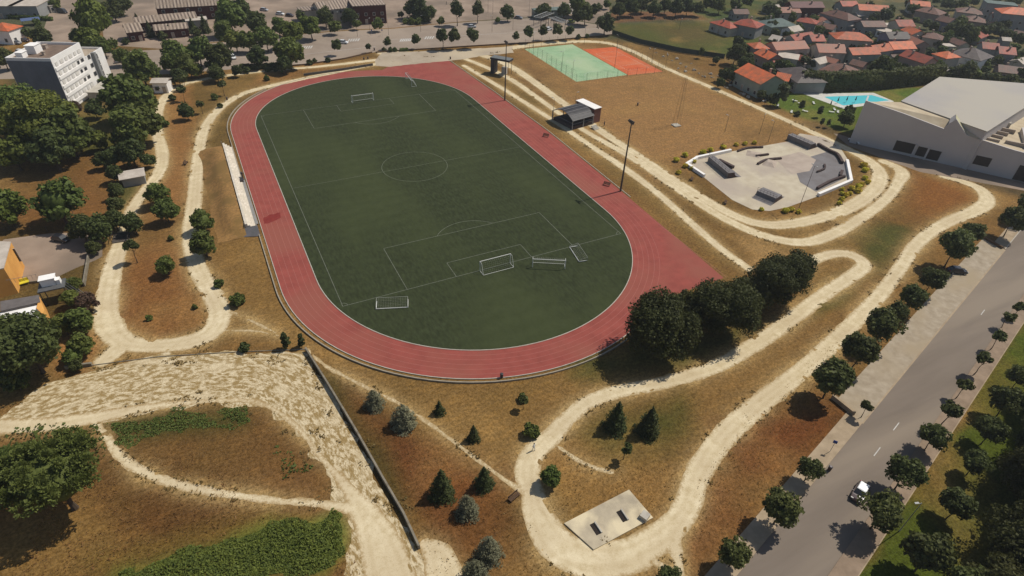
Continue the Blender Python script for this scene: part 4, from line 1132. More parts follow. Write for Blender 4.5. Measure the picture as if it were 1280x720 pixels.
def house(u, v, du, dv, depth, wh, kind, rc, wc, label, group='houses of the village', rh=None, name='house', wins=True, chim=True):
    """roof centre at survey point, (du, dv) = half of the long side in survey pixels"""
    z = wh + (1.0 if kind != 'flat' else 0)
    p = at(u, v, z); q = at(u + du, v + dv, z); d = q - p
    L_ = d.length * 2 * (.97 if name == 'house' else 1); depth *= (.9 if name == 'house' else 1); wh *= (.9 if name == 'house' else 1); rz = math.atan2(d.y, d.x)
    root = empty(name, (p.x, p.y, 0), rz); props(root, label, 'house' if name == 'house' else 'building', group)
    hx, hy = L_ / 2, depth / 2
    mb = MB()
    if kind == 'gable':
        r_ = rh or depth * .24
        mb.prism([(-hx, -hy), (hx, -hy), (hx, hy), (-hx, hy)], 0, wh)
        for sx in (-1, 1):
            mb.add([(sx * hx, -hy, wh), (sx * hx, hy, wh), (sx * hx, 0, wh + r_)], [(0, 1, 2) if sx > 0 else (0, 2, 1)])
    else: mb.prism([(-hx, -hy), (hx, -hy), (hx, hy), (-hx, hy)], 0, wh)
    mb.build('wall', WALLS[wc], root)
    o = .45; mb = MB()
    if kind == 'gable':
        r_ = rh or depth * .24; sl = r_ / hy; t = .16
        for s in (-1, 1):
            e = [(-hx - o, s * (hy + o), wh - sl * o), (hx + o, s * (hy + o), wh - sl * o), (hx + o, 0, wh + r_), (-hx - o, 0, wh + r_)]
            up = [(a, b_, c_ + t) for a, b_, c_ in e]
            lo = [(a, b_, c_ + .01) for a, b_, c_ in e]
            fs = [(0, 1, 2, 3), (7, 6, 5, 4), (0, 4, 5, 1), (1, 5, 6, 2), (3, 7, 4, 0)]
            mb.add(up + lo, fs if s < 0 else [tuple(reversed(f)) for f in fs])
        top = wh + r_
    elif kind == 'hip':
        r_ = rh or depth * .24; hr = max(hx - hy, .3)
        a = [(-hx - o, -hy - o, wh), (hx + o, -hy - o, wh), (hx + o, hy + o, wh), (-hx - o, hy + o, wh)]
        b_ = [(x_, y_, z_ + .14) for x_, y_, z_ in a]
        mb.add(a + b_ + [(-hr, 0, wh + r_), (hr, 0, wh + r_)], [(3, 2, 1, 0), (0, 1, 5, 4), (1, 2, 6, 5), (2, 3, 7, 6), (3, 0, 4, 7), (4, 5, 9, 8), (5, 6, 9), (6, 7, 8, 9), (7, 4, 8)])
        top = wh + r_
    elif kind == 'flat':
        mb.prism([(-hx - .2, -hy - .2), (hx + .2, -hy - .2), (hx + .2, hy + .2), (-hx - .2, hy + .2)], wh, wh + .3); top = wh + .3
    rf = mb.build('roof', ROOFS[rc], root)
    if chim and kind != 'flat':
        mb = MB(); cx = hx * rnd.uniform(-.5, .5); cy = hy * rnd.choice((-.4, .4))
        mb.box((cx, cy, top - .1), (.6, .6, 1.7)); mb.box((cx, cy, top + .8), (.8, .8, .14)); mb.build('chimney', M_chim, rf)
    if wins:
        fl_ = max(1, int(wh // 2.8)); n = max(2, int(L_ / 3.4))
        for f in range(fl_):
            zz = 1.6 + f * 2.8
            for i in range(min(n, 6)):
                x_ = -hx + (i + .5) * L_ / min(n, 6)
                if f == 0 and i == 1: 
                    window(root, x_, -hy, 1.1, 1.0, 2.1, 0, M_chim, 'door')
                else: window(root, x_, -hy, zz, 1.1, 1.2, 0)
            for i in range(2):
                window(root, -hx, hy * (-.45 + .9 * i), zz, 1.0, 1.2, -math.pi / 2)
    return root


VH = [  # u, v, du, dv, depth, wall height, roof kind, roof, wall
    (1065, 42, 23, 1.5, 11, 6.2, 'hip', 'orange', 'cream', 'large'), (1037, 57, 17, 0.5, 10, 5.6, 'gable', 'pinkish', 'cream', 'long'), (1078, 60, 17, -.5, 8, 5.6, 'gable', 'orange', 'green', 'terraced'),
    (1100, 56, 11, -1.5, 8, 5.6, 'gable', 'orange', 'cream', 'small'), (1125, 53, 14, -.5, 9, 5.8, 'gable', 'orange', 'lilac', 'tall'), (1150, 68, 16, 5, 9, 5.8, 'gable', 'red', 'pink', 'broad'),
    (985, 53, 20, -1, 9, 6, 'gable', 'pinkish', 'cream', 'two storey'), (986, 69, 13, 2, 9, 4.5, 'flat', 'pale', 'cream', 'boxy'), (1003, 90, 14, 9, 13, 4.5, 'hip', 'grey', 'grey', 'broad'),
    (1053, 84, 20, 5, 13, 4.5, 'hip', 'brown', 'cream', 'wide'), (951, 90, 17, 8, 12, 6, 'gable', 'orange', 'green', 'two storey'), (949, 53, 9, 0, 8, 6, 'hip', 'orange', 'pink', 'tall'),
    (962, 65, 9, 4, 8, 4.5, 'gable', 'orange', 'pink', 'low'), (908, 27, 13, 4, 9, 4.2, 'hip', 'red', 'cream', 'wide'), (937, 26, 15, 3, 11, 5.5, 'hip', 'red', 'grey', 'shaded'),
    (1216, 64, 20, 5, 14, 5.6, 'hip', 'grey', 'white', 'large'), (1185, 65, 9, 3, 9, 5.6, 'hip', 'orange', 'cream', 'narrow'), (1238, 54, 10, 1, 8, 5.6, 'gable', 'red', 'grey', 'plain'),
    (1258, 60, 10, 1, 9, 5.0, 'gable', 'red', 'grey', 'low'), (1120, 41, 13, 0, 9, 5.8, 'gable', 'grey', 'lilac', 'two storey'), (1129, 26, 10, 0, 9, 5.4, 'gable', 'red', 'cream', 'shabby'),
    (1091, 7, 19, 1, 9, 6, 'gable', 'orange', 'cream', 'long'), (1052, 16, 18, 5, 11, 6, 'hip', 'brown', 'grey', 'large'), (1007, 3, 20, 0, 9, 6, 'gable', 'maroon', 'brick', 'long'),
    (985, 10, 13, 0, 8, 4, 'gable', 'pinkish', 'cream', 'low'), (1011, 23, 12, 2, 8, 4.5, 'hip', 'red', 'grey', 'small'), (1001, 42, 13, -2, 7, 4.5, 'gable', 'red', 'cream', 'low'), (1020, 44, 8, 0, 8, 5.5, 'gable', 'red', 'teal', 'tall'),
    (1165, 11, 15, 3, 11, 5.5, 'hip', 'brown', 'pink', 'wide'), (1150, 2, 12, 1, 8, 5, 'gable', 'orange', 'cream', 'small'), (1213, 11, 16, 2, 10, 5.5, 'hip', 'brown', 'cream', 'wide'), (1219, 21, 14, 2, 10, 5.5, 'hip', 'brown', 'pink', 'low'),
    (1272, 11, 22, 2, 12, 9, 'hip', 'orange', 'grey', 'tall apartment'), (1250, 17, 9, 1, 8, 5, 'gable', 'pinkish', 'grey', 'small'), (1168, 42, 12, 2, 9, 5, 'hip', 'brown', 'cream', 'plain'), (1144, 36, 7, 3, 8, 5.4, 'gable', 'orange', 'cream', 'narrow'),
    (1146, 48, 9, 4, 7, 5, 'gable', 'pinkish', 'pink', 'small'), (1264, 84, 16, 2, 8, 3.6, 'gable', 'brown', 'pink', 'low'), (972, 26, 16, -1, 12, 4, 'hip', 'teal', 'green', 'broad'), (1252, 2, 20, 2, 10, 9, 'flat', 'teal', 'grey', 'long office'),
    (1090, 27, 14, 0, 8, 4.6, 'gable', 'brown', 'grey', 'plain'), (1035, 30, 10, 2, 7, 4, 'gable', 'brown', 'cream', 'low'), (1185, 22, 8, 2, 8, 5, 'gable', 'brown', 'lilac', 'plain'), (925, 12, 9, 0, 7, 3.6, 'gable', 'brown', 'grey', 'remote'),
    (1200, 50, 8, 3, 6, 3.2, 'gable', 'brown', 'cream', 'small'), (1040, 72, 8, 2, 5, 3.2, 'gable', 'pinkish', 'cream', 'small'), (1075, 76, 8, 2, 6, 3.4, 'gable', 'brown', 'pink', 'small'), (1162, 84, 16, 6, 4, 2.6, 'gable', 'pinkish', 'lilac', 'long low'),
    (1060, 2, 10, 0, 8, 5, 'gable', 'red', 'grey', 'plain'), (1110, 30, 5, 0, 5, 3, 'flat', 'pale', 'white', 'tiny'), (1108, 38, 6, -1, 6, 3, 'flat', 'pale', 'white', 'little'), (1185, 56, 4, 2, 5, 3, 'flat', 'pale', 'cream', 'tiny'),
]
WALLS['teal'] = mat('render_teal', (.24, .29, .28), (.2, .25, .24), scale=.4, rough=.9)
RN = dict(orange='bright orange tiled', red='red brown tiled', pinkish='faded pink tiled', brown='brown tiled', grey='dark grey tiled', pale='pale flat', teal='grey green', maroon='maroon tiled')
WN = dict(cream='cream', white='white', grey='grey', green='pale green', pink='pink', lilac='lilac grey', brick='brick', teal='blue green', yellow='yellow')
seen = {}
for i, h_ in enumerate(sorted(VH, key=lambda t: t[0])):
    (u, v, du, dv, dp, wh, kd, rc, wc, ad) = h_
    row = 'in the village back rows' if v < 24 else 'in the village middle rows' if v < 50 else 'in the village front rows'
    key = (ad, rc, wc, kd, row); seen[key] = seen.get(key, 0) + 1
    lab = '%s %s house with %s %s roof %s' % (ad, WN[wc], RN[rc], {'hip': 'hipped', 'gable': 'gable', 'flat': ''}[kd], row)
    lab = ' '.join(lab.split())
    if seen[key] > 1: lab += ', the one further right'
    house(u, v, du, dv, dp, wh, kd, rc, wc, lab)
shr = random.Random(5); shp = []
while len(shp) < 26:
    u_ = shr.uniform(962, 1282); v_ = shr.uniform(2, 96 if u_ < 1060 else 84)
    if all(abs(u_ - t[0]) > (abs(t[2]) + 6) * .8 or abs(v_ - t[1]) > 7 for t in VH): shp.append((u_, v_))
    elif shr.random() < .04: shp.append((u_, v_))
shp.sort()
for i, (u_, v_) in enumerate(shp):
    rc_ = shr.choice(['pinkish', 'brown', 'orange', 'red', 'pale', 'pale']); wc_ = shr.choice(['cream', 'white', 'grey', 'pink'])
    house(u_, v_, shr.uniform(4, 8), shr.uniform(-2, 3), shr.uniform(4, 6.5), shr.uniform(2.6, 3.4), 'gable', rc_, wc_, 'low outbuilding with ' + RN[rc_] + ' roof among the village gardens, ' + ordinal(i, len(shp)), 'outbuildings of the village', name='outbuilding', wins=False, chim=False)
house(3, 30, 9, -3, 10, 5.8, 'hip', 'orange', 'white', 'white house with orange red roof cut by the left edge', None)

# --- white apartment block on the left
def pt(o, d1, d2, a, b_): return (o[0] + d1[0] * a + d2[0] * b_, o[1] + d1[1] * a + d2[1] * b_)


root = empty('apartment_building', (-87.4, 132.8, 0), math.atan2(25.7, 11.3)); props(root, 'white five storey apartment block with grey shaded end wall, left of the park', 'building')
# local x runs along the white front (28 m), local +y goes back from it
m = MB(); m.prism([(0, 0), (17, 0), (17, 13.2), (0, 13.2)], 0, 15.2); m.prism([(17.003, 0), (28.2, 0), (28.2, 11), (17.003, 11)], 0, 10.6)
m.build('wall', WALLS['white'], root)
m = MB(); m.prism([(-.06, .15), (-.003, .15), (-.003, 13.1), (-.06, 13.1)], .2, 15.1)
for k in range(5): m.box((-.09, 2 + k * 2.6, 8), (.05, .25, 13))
m.build('end_wall', mat('end_wall_shade', (.20, .21, .235), (.16, .17, .19), scale=.3, rough=.8, detail=8), root)  # thin sheet over the white end wall, its shade put into the grey
m = MB(); m.prism([(.35, .35), (16.6, .35), (16.6, 12.9), (.35, 12.9)], 15.2, 15.28)
rf = m.build('roof', mat('roof_brown', srgb(128, 110, 96), srgb(108, 92, 80), scale=.5, rough=.9), root)
m = MB()
for q in ([(0, 0), (17, 0), (17, .3), (0, .3)], [(0, 12.9), (17, 12.9), (17, 13.2), (0, 13.2)], [(16.7, .3), (17, .3), (17, 12.9), (16.7, 12.9)], [(0, .3), (.3, .3), (.3, 12.9), (0, 12.9)]):
    m.prism(q, 15.203, 16.0)
m.build('parapet', WALLS['white'], root)
m = MB(); m.prism([(17.3, .3), (27.9, .3), (27.9, 10.7), (17.3, 10.7)], 10.6, 10.68); m.build('roof', mat('roof_sand', srgb(176, 160, 140), srgb(156, 140, 120), scale=.5, rough=.9), root)
m = MB()
for q in ([(17.3, 0), (28.2, 0), (28.2, .3), (17.3, .3)], [(17.3, 10.7), (28.2, 10.7), (28.2, 11), (17.3, 11)], [(27.9, .3), (28.2, .3), (28.2, 10.7), (27.9, 10.7)]): m.prism(q, 10.603, 11.3)
m.build('parapet', WALLS['white'], root)
for (x_, y_, w_, h_) in ((8, 9, 3.5, 2.4), (3, 10, 2.5, 1.6), (12, 8, 1.2, 1.2), (5.5, 5, .8, 1.0)):
    m = MB(); m.box((x_, y_, 15.28 + h_ / 2), (w_, w_ * .8, h_)); m.box((x_, y_, 15.28 + h_ + .06), (w_ + .3, w_ * .8 + .3, .12)); m.build('roof_box', M_chim if w_ < 2 else WALLS['white'], rf)
M_shut = mat('roller_shutter', (.74, .70, .64), (.68, .64, .58), scale=1, rough=.8)
for f in range(5):                      # balcony bands and recessed windows
    z = 2.2 + f * 2.75
    m = MB(); m.box((8.0, -.12, z - 1.15 + .45), (15.4, .22, .95)); m.build('balcony', WALLS['white'], root)
    for k, x_ in enumerate((1.8, 4.6, 7.2, 9.8, 12.4, 14.9)):
        window(root, x_, 0, z + .55, 1.5 if k % 2 else 1.1, .95, 0, M_glass if x_ > 9 and f in (1, 2, 3) and k > 3 else M_shut)
    if f < 4:
        window(root, 19.0, 0, z + .3, 1.5, 1.2, 0)
m = MB(); m.box((21.2, -.55, 6.0), (1.3, 1.1, 11.2)); m.build('stair_fin', WALLS['grey'], root)
for k in range(5): window(root, 23.6, 0, 2.0 + k * 1.9, .8, 1.5, 0)
m = MB(); m.box((14, -4, 1.4), (12, 4.6, 2.6)); m.box((14, -4, 2.78), (12.6, 5.2, .16)); m.build('entrance_wing', WALLS['cream'], root)

# --- white sports hall on the right
hb = np.array([133.5, 15.7]); hd = np.array([.532, -.847]); hn = np.array([.847, .532])
H = lambda a, b_: tuple(hb + hd * a + hn * b_)
root = empty('sports_hall', (133.5, 15.7, 0)); props(root, 'large white sports hall with flat grey roof and blank shaded front wall', 'building')
off = Vector((-133.5, -15.7))
sub = lambda q: [(x_ + off.x, y_ + off.y) for x_, y_ in q]
m = MB()
prof = [(0, 13.7), (11, 12.2), (22.6, 10.2), (23.2, 12.0), (24.4, 13.6), (28.6, 9.8), (41, 8.4), (64, 7.0)]
for (a, za), (b_, zb) in zip(prof[:-1], prof[1:]):
    q = sub([H(a, 0), H(b_, 0), H(b_, .5), H(a, .5)])
    m.prism(q, 0, [za, zb, zb, za])
m.prism(sub([H(0, .5), H(.5, .5), H(.5, 13), H(0, 13)]), 0, 11.5)
M_hall = mat('hall_white', (.56, .52, .49), (.50, .46, .44), scale=.08, rough=.85, detail=8)
m.build('wall', M_hall, root)
A_, B_, C_, D_ = (148.8, 13.7), (184.4, 24.5), (214, 1.0), (150.3, -12.3)
m = MB(); m.prism(sub([A_, B_, (222, 6), (206, 3)][:2] + [(216, 2.5), D_]), 0, 12.0); m.build('hall_block', M_hall, root)
rq = [A_, B_, (216, 2.5), D_]
cx_ = sum(p[0] for p in rq) / 4; cy_ = sum(p[1] for p in rq) / 4
m = MB(); m.prism(sub([(cx_ + (x_ - cx_) * 1.012, cy_ + (y_ - cy_) * 1.012) for x_, y_ in rq]), 12.003, 12.25)
M_hroof = mat('membrane_roof', srgb(172, 166, 162, .9), srgb(162, 156, 152, .9), scale=.07, rough=.8, detail=5, c3=srgb(180, 172, 158, .9), scale3=.03)
m.build('roof', M_hroof, root)
# the beige skirt roof between the front wall and the hall
m = MB(); a0 = H(0.3, .5); a1 = H(22.4, .5)
m.add([(a0[0] + off.x, a0[1] + off.y, 13.3), (a1[0] + off.x, a1[1] + off.y, 9.9), (D_[0] + off.x - .3, D_[1] + off.y + 9.5, 11.8), (A_[0] + off.x - .3, A_[1] + off.y, 11.9)], [(0, 1, 2, 3)])
m.add([(a1[0] + off.x, a1[1] + off.y, 9.9), (H(27.5, .5)[0] + off.x, H(27.5, .5)[1] + off.y, 9.7), (D_[0] + off.x - .3, D_[1] + off.y, 9.6), (D_[0] + off.x - .3, D_[1] + off.y + 9.5, 11.8)], [(0, 1, 2, 3)])
M_beige = mat('beige_roof', srgb(200, 184, 156, .9), srgb(182, 164, 136, .9), scale=.3, rough=.85)
m.build('skirt_roof', M_beige, root)
m = MB(); q0 = [H(23.3, .5), H(24.24, .5), H(24.24, 4.6), H(23.3, 4.6)]
m.prism(sub(q0), 9.0, [12.0, 13.6, 13.6, 12.0]); m.build('light_scoop', M_hall, root)
m = MB(); q0 = sub([H(24.25, .55), H(28.6, .55), H(28.6, 4.6), H(24.25, 4.6)])
m.prism(q0, 9.2, [13.65, 9.9, 9.9, 13.65]); m.build('skylight', wave_mat('skylight_glazing', srgb(214, 206, 160), srgb(150, 146, 116), .5, rough=.3), root)
m = MB(); m.prism(sub([H(28.2, .5), H(64, .5), H(64, 40), H(33, 40), H(30, 14)]), 0, [8.8, 7.0, 7.0, 7.6, 8.6]); lr = m.build('low_wing', M_beige, root)
for (a, b_, la, lb, hh, mt_) in ((35, 4, 5, .5, .35, M_chim), (35, 8, 7, .6, .4, M_chim), (37, 12, 6, .5, .4, M_chim), (33, 14, 1.6, 8, .9, M_hall), (31.5, 20, 1.8, 6, 1.0, M_hall), (36, 20, 2.0, 8, .7, M_hall), (40, 26, 2, 10, .6, M_hroof), (44, 12, .5, 16, .4, M_hall), (48, 16, .5, 18, .4, M_hroof),
                               (42, 5, 6, .5, .4, M_chim), (40, 16, 4, .5, .4, M_chim), (53, 10, .5, 18, .4, M_hall), (38, 30, 4, 3, .9, M_hall), (34, 27, 3, 2, 1.2, M_hroof)):
    p_ = H(a, b_); m = MB(); m.box((p_[0] + off.x, p_[1] + off.y, 8.1 + hh / 2), (la, lb, 1.2 + hh), rz=math.atan2(hd[1], hd[0])); m.build('roof_unit', mt_, lr)
rzh = math.atan2(hd[1], hd[0])
for (a, z, w_, h_) in ((15.2, 2.4, 5.6, 3.2), (19.9, 2.2, 2.6, 2.9), (23.2, 2.0, 3.4, 3.0), (35.4, 3.4, 4.0, 2.7), (46.5, 2.4, 4.5, 4.5), (53, 2.4, 4.5, 4.5)):
    p_ = H(a, 0); window(root, p_[0] + off.x, p_[1] + off.y, z, w_, h_, rzh, mat('dark_opening', (.045, .035, .03), rough=.5, scale=1))
for a in (17.9, 21.4):
    p_ = H(a, -.15); m = MB(); m.box((p_[0] + off.x, p_[1] + off.y, 2), (.5, .4, 4), rz=rzh); m.build('pillar', M_hall, root)

# --- yellow building at the left edge
root = empty('yellow_building', (-92, 30, 0)); props(root, 'yellow rendered building with white awning roof and dark framed window, at the left edge', 'building')
def sub2(q, z): return [(at(u, v, z).x + 92, at(u, v, z).y - 30) for u, v in q]
q = sub2([(14, 303), (5, 336), (-60, 352), (-60, 300)], 6.0)
m = MB(); m.prism(q, 0, 6.0); m.build('wall', WALLS['yellow'], root)
m = MB(); m.prism([(x_ * 1.0, y_) for x_, y_ in q], 6.003, 6.2); m.build('roof', ROOFS['pale'], root)
q = sub2([(0, 376), (48, 368), (50, 377), (0, 388)], 3.4)
m = MB(); m.prism(q, 2.9, 3.3); m.build('walkway', mat('deck_grey', (.16, .14, .13), scale=1), root)
q = sub2([(-20, 392), (50, 378), (46, 396), (-20, 410)], 3.2)
m = MB(); m.prism(q, 2.6, 2.75); m.build('awning', WALLS['white'], root)
q = sub2([(50, 372), (56, 388), (54, 394), (46, 386)], 3.0)
m = MB(); m.prism(q, 0, 3.2); m.build('side_wall', WALLS['yellow'], root)
w_ = at(10, 320, 3.6); window(root, w_.x + 92 + .6, w_.y - 30 - .3, 3.6, 2.2, 3.0, 0)
p_ = at(38, 358, 1.0); m = MB()
for k in range(7): m.box((p_.x + 92 - 2 + k * .7, p_.y - 30 - 1.5, 3.9), (.04, .04, 1.0))
m.box((p_.x + 92, p_.y - 31.5, 4.35), (5, .05, .05)); m.build('railing', M_chim, root)
p_ = at(62, 352, 4.4); root = empty('rooftop_stair', (p_.x, p_.y, 0)); props(root, 'white boxy vent unit on a grey steel platform with posts beside the yellow building', 'platform')
m = MB(); m.box((0, 0, 3.4), (4.4, 3.2, .25)); m.build('platform', mat('steel_dark', (.12, .12, .12), scale=1, rough=.5), root)
m = MB(); m.box((-.3, .6, 4.3), (2.4, 1.6, 1.5)); m.box((-.3, .6, 5.1), (2.7, 1.9, .12)); m.box((1.2, .4, 4.0), (.8, 1.2, 1.0)); m.build('vent_unit', WALLS['white'], root)
for x_, y_ in ((-2, -1.4), (2, -1.4), (2, 1.4), (-2, 1.4)):
    m = MB(); m.tube((x_, y_, 0), (x_, y_, 3.3), .09); m.build('post', mat('steel_dark', (.12, .12, .12)), root)
m = MB()
for k in range(4): m.tube((2.2, -1.4 + k * .9, 3.3), (4.6, -2.6 + k * .6, .3), .06)
m.build('brace', mat('steel_dark', (.12, .12, .12)), root)
p_ = at(24, 357, 0); m = MB(); m.box((0, 0, .45), (3.6, 1.0, .12)); m.box((0, .45, .8), (3.6, .1, .6)); m.box((-1.6, 0, .2), (.1, .9, .4)); m.box((1.6, 0, .2), (.1, .9, .4))
o = m.build('bench', mat('yellow_paint', srgb(214, 200, 60), scale=1), None, loc=(p_.x, p_.y, 0)); o.rotation_euler.z = .2; props(o, 'long bright yellow bench in the yard of the yellow building', 'bench')

# --- grey shed with sloping roof near the left path
house(163, 213, 14, -2.5, 4.2, 2.4, 'gable', 'pale', 'grey', 'small grey park shed with a pale sloping roof beside the left path', None, rh=.5, name='park_shed', wins=False, chim=False)
house(200, 97, 9, 0, 4.5, 3.6, 'gable', 'pale', 'white', 'small pale kiosk hidden among the trees near the upper left path', None, rh=.6, name='kiosk', wins=True, chim=False)

# --- school blocks, library and pavilions beyond the avenue
for (u, v, du, dv, dp, wh, kd, rc, wc, lb, nm) in (
        (240, 2, 44, -2.4, 9, 6, 'gable', 'corr', 'brick', 'long brick school block with ribbed pale roof, at the top edge left of centre', 'school_block'),
        (206, 20, 37, -3.4, 7, 4.2, 'gable', 'corr', 'brick', 'narrow school block with ribbed roof in front of the long one', 'school_block'),
        (213, 31, 20, -1.5, 6, 3.6, 'gable', 'corr', 'brick', 'lowest front school block with ribbed roof behind the firs', 'school_block'),
        (165, 33, 9, -1, 9, 4.0, 'gable', 'corr', 'brick', 'short school block with ribbed roof at the left end', 'school_block'),
        (245, 24, 13, -1, 6, 3.8, 'flat', 'pale', 'cream', 'small flat pale school annex behind the firs', 'school_block'),
        (415, 5, 20, -2, 10, 6, 'gable', 'corr', 'cream', 'workshop with striped ribbed roof left of the brick library', 'workshop'),
        (386, 11, 12, -1, 8, 5, 'flat', 'corr', 'cream', 'boxy annex with a framed flat roof beside the workshop', 'workshop'),
        (458, 3, 20, -1, 14, 8, 'flat', 'corr', 'brick', 'tall red brick library with flat ribbed roof at the top edge', 'library'),
        (684, 12, 16, -1, 6, 3.4, 'flat', 'teal', 'green', 'low green glazed pavilion behind the trees beyond the avenue', 'pavilion'),
        (707, 9, 10, -3, 5, 3.2, 'flat', 'pale', 'white', 'small white pavilion under trees beyond the avenue', 'pavilion'),
        (8, 3, 18, 0, 16, 5, 'flat', 'pale', 'grey', 'grey flat warehouse in the top left corner', 'warehouse'),
        (38, 3, 17, 0, 16, 5, 'flat', 'pale', 'grey', 'grey flat warehouse right of the corner one', 'warehouse'),
        (62, 6, 5, -1, 5, 3, 'flat', 'pale', 'cream', 'small cream outbuilding right of the grey warehouses', 'outbuilding')):
    house(u, v, du, dv, dp, wh, kd, rc, wc, lb, None, name=nm, chim=False)

# --- swimming pool
q = W([(1004, 117), (1089, 115), (1121, 130), (1056, 135)]); q = W([(1003, 117), (1092, 116), (1118, 127), (1054, 136)])
M_deck = mat('pool_deck', (.62, .60, .54), (.52, .5, .45), scale=.5, rough=.8)
sheet('pool_deck', lambda X, Y: sd_poly(X, Y, q), 145, 200, 20, 70, .5, .03, M_deck)
q2 = W([(1030, 121), (1090, 119), (1112, 125.5), (1054, 132)])
pw = bpy.data.materials.new('pool_water'); pw.use_nodes = True; b = pw.node_tree.nodes['Principled BSDF']; b.inputs['Base Color'].default_value = (.12, .60, .66, 1); b.inputs['Roughness'].default_value = .08
n_ = pw.node_tree.nodes.new('ShaderNodeTexNoise'); n_.inputs['Scale'].default_value = 1.2; bp = pw.node_tree.nodes.new('ShaderNodeBump'); bp.inputs['Strength'].default_value = .15
pw.node_tree.links.new(n_.outputs['Fac'], bp.inputs['Height']); pw.node_tree.links.new(bp.outputs['Normal'], b.inputs['Normal'])
sheet('pool_water', lambda X, Y: sd_poly(X, Y, q2), 145, 200, 20, 70, .5, .045, pw)

# --- skate park
M_conc = mat('skate_concrete', srgb(196, 184, 160), srgb(180, 166, 142), scale=.3, rough=.8, detail=7, c3=srgb(172, 158, 142), scale3=.07)
M_concd = mat('skate_dark', srgb(120, 116, 116), srgb(108, 102, 100), scale=.3, rough=.7)
M_pinkc = mat('skate_pink', srgb(180, 164, 148), srgb(164, 148, 134), scale=.3, rough=.8)
skq = W([(857, 206), (866, 199), (912, 190), (985, 177), (1000, 167), (1030, 172), (1048, 181), (1060, 200), (1063, 228), (1024, 245), (985, 259), (962, 264), (940, 262), (915, 250), (880, 222)])
sheet('skate_floor', lambda X, Y: sd_poly(X, Y, skq), 60, 145, -15, 35, .4, .06, M_conc)
zz = [(1000, 200), (1040, 188), (1056, 205), (1058, 222), (1020, 240), (1000, 228), (995, 215)]
sq2 = W(zz); sheet('skate_bank', lambda X, Y: sd_poly(X, Y, sq2), 80, 145, -10, 30, .4, .075, M_concd)
sq3 = W([(968, 198), (1000, 190), (1020, 200), (1012, 214), (990, 218)])
sheet('skate_slab', lambda X, Y: sd_poly(X, Y, sq3), 80, 145, -10, 30, .4, .09, M_pinkc)
for lb, pl_ in (('white low wall round the left corner of the skate park', [(912, 190), (871, 199), (858, 207), (879, 221)]), ('white low wall round the right corner of the skate park', [(1058, 203), (1063, 228), (1023, 245)])):
    ww = W(pl_); m = MB()
    for i in range(len(ww) - 1):
        a = Vector((*ww[i], 0)); b2 = Vector((*ww[i + 1], 0)); d = b2 - a
        m.box(((a.x + b2.x) / 2, (a.y + b2.y) / 2, .45), (d.length + .6, .8, .9 + .004 * i), rz=math.atan2(d.y, d.x))
    o = m.build('low_wall', WALLS['white']); props(o, lb, 'low wall')
M_rail = mat('steel_rail', (.10, .09, .09), scale=1, rough=.4, metal=.5)
M_dark = mat('ramp_side', srgb(84, 70, 66), srgb(70, 58, 56), scale=1, rough=.8)


def quarter(u, v, du, dv, wid, h, deck, label, ramp2=False, flip=1):
    """ramp with a curved transition, a deck and a guard rail; length axis along (du, dv)"""
    p = at(u, v, 0); q = at(u + du, v + dv, 0); d = q - p; L_ = d.length; rz = math.atan2(d.y, d.x)
    root = empty('skate_ramp', (p.x, p.y, 0), rz); props(root, label, 'skate ramp', 'ramps of the skate park')
    n = 8; prof = [(-deck / 2, 0), (-deck / 2, h)] if not ramp2 else []
    cur = []
    if ramp2:
        for k in range(n + 1): t = k / n; cur.append((-deck / 2 - wid * (1 - t), h * (1 - math.sqrt(max(0, 1 - t * t)))))
        cur = [(-deck / 2 - wid, 0.0)] + cur[1:-1] + [(-deck / 2, h)]
        prof = cur
    right = [(deck / 2, h)]
    for k in range(1, n + 1): t = 1 - k / n; right.append((deck / 2 + wid * (1 - t), h * (1 - math.sqrt(max(0, 1 - t * t)))))
    prof = prof + right
    prof = [(y_ * flip, z_ + .07) for y_, z_ in prof]
    m = MB(); N_ = len(prof)
    vs = [(-L_ / 2, y_, z_) for y_, z_ in prof] + [(L_ / 2, y_, z_) for y_, z_ in prof]
    fs = [(i, i + 1, N_ + i + 1, N_ + i) for i in range(N_ - 1)]
    m.add(vs, fs); m.cur = 1
    m.add(vs, [tuple(range(N_)), tuple(range(2 * N_ - 1, N_ - 1, -1))])
    m.build('ramp', [M_concd, M_dark], root)
    m = MB()
    for k in range(7):
        x_ = -L_ / 2 + L_ * k / 6
        m.tube((x_, -deck / 2 * flip, h + .07), (x_, -deck / 2 * flip, h + 1.1), .035)
    for zz_ in (.55, 1.1): m.tube((-L_ / 2, -deck / 2 * flip, h + zz_), (L_ / 2, -deck / 2 * flip, h + zz_), .035)
    m.build('guard_rail', M_rail, root)
    return root


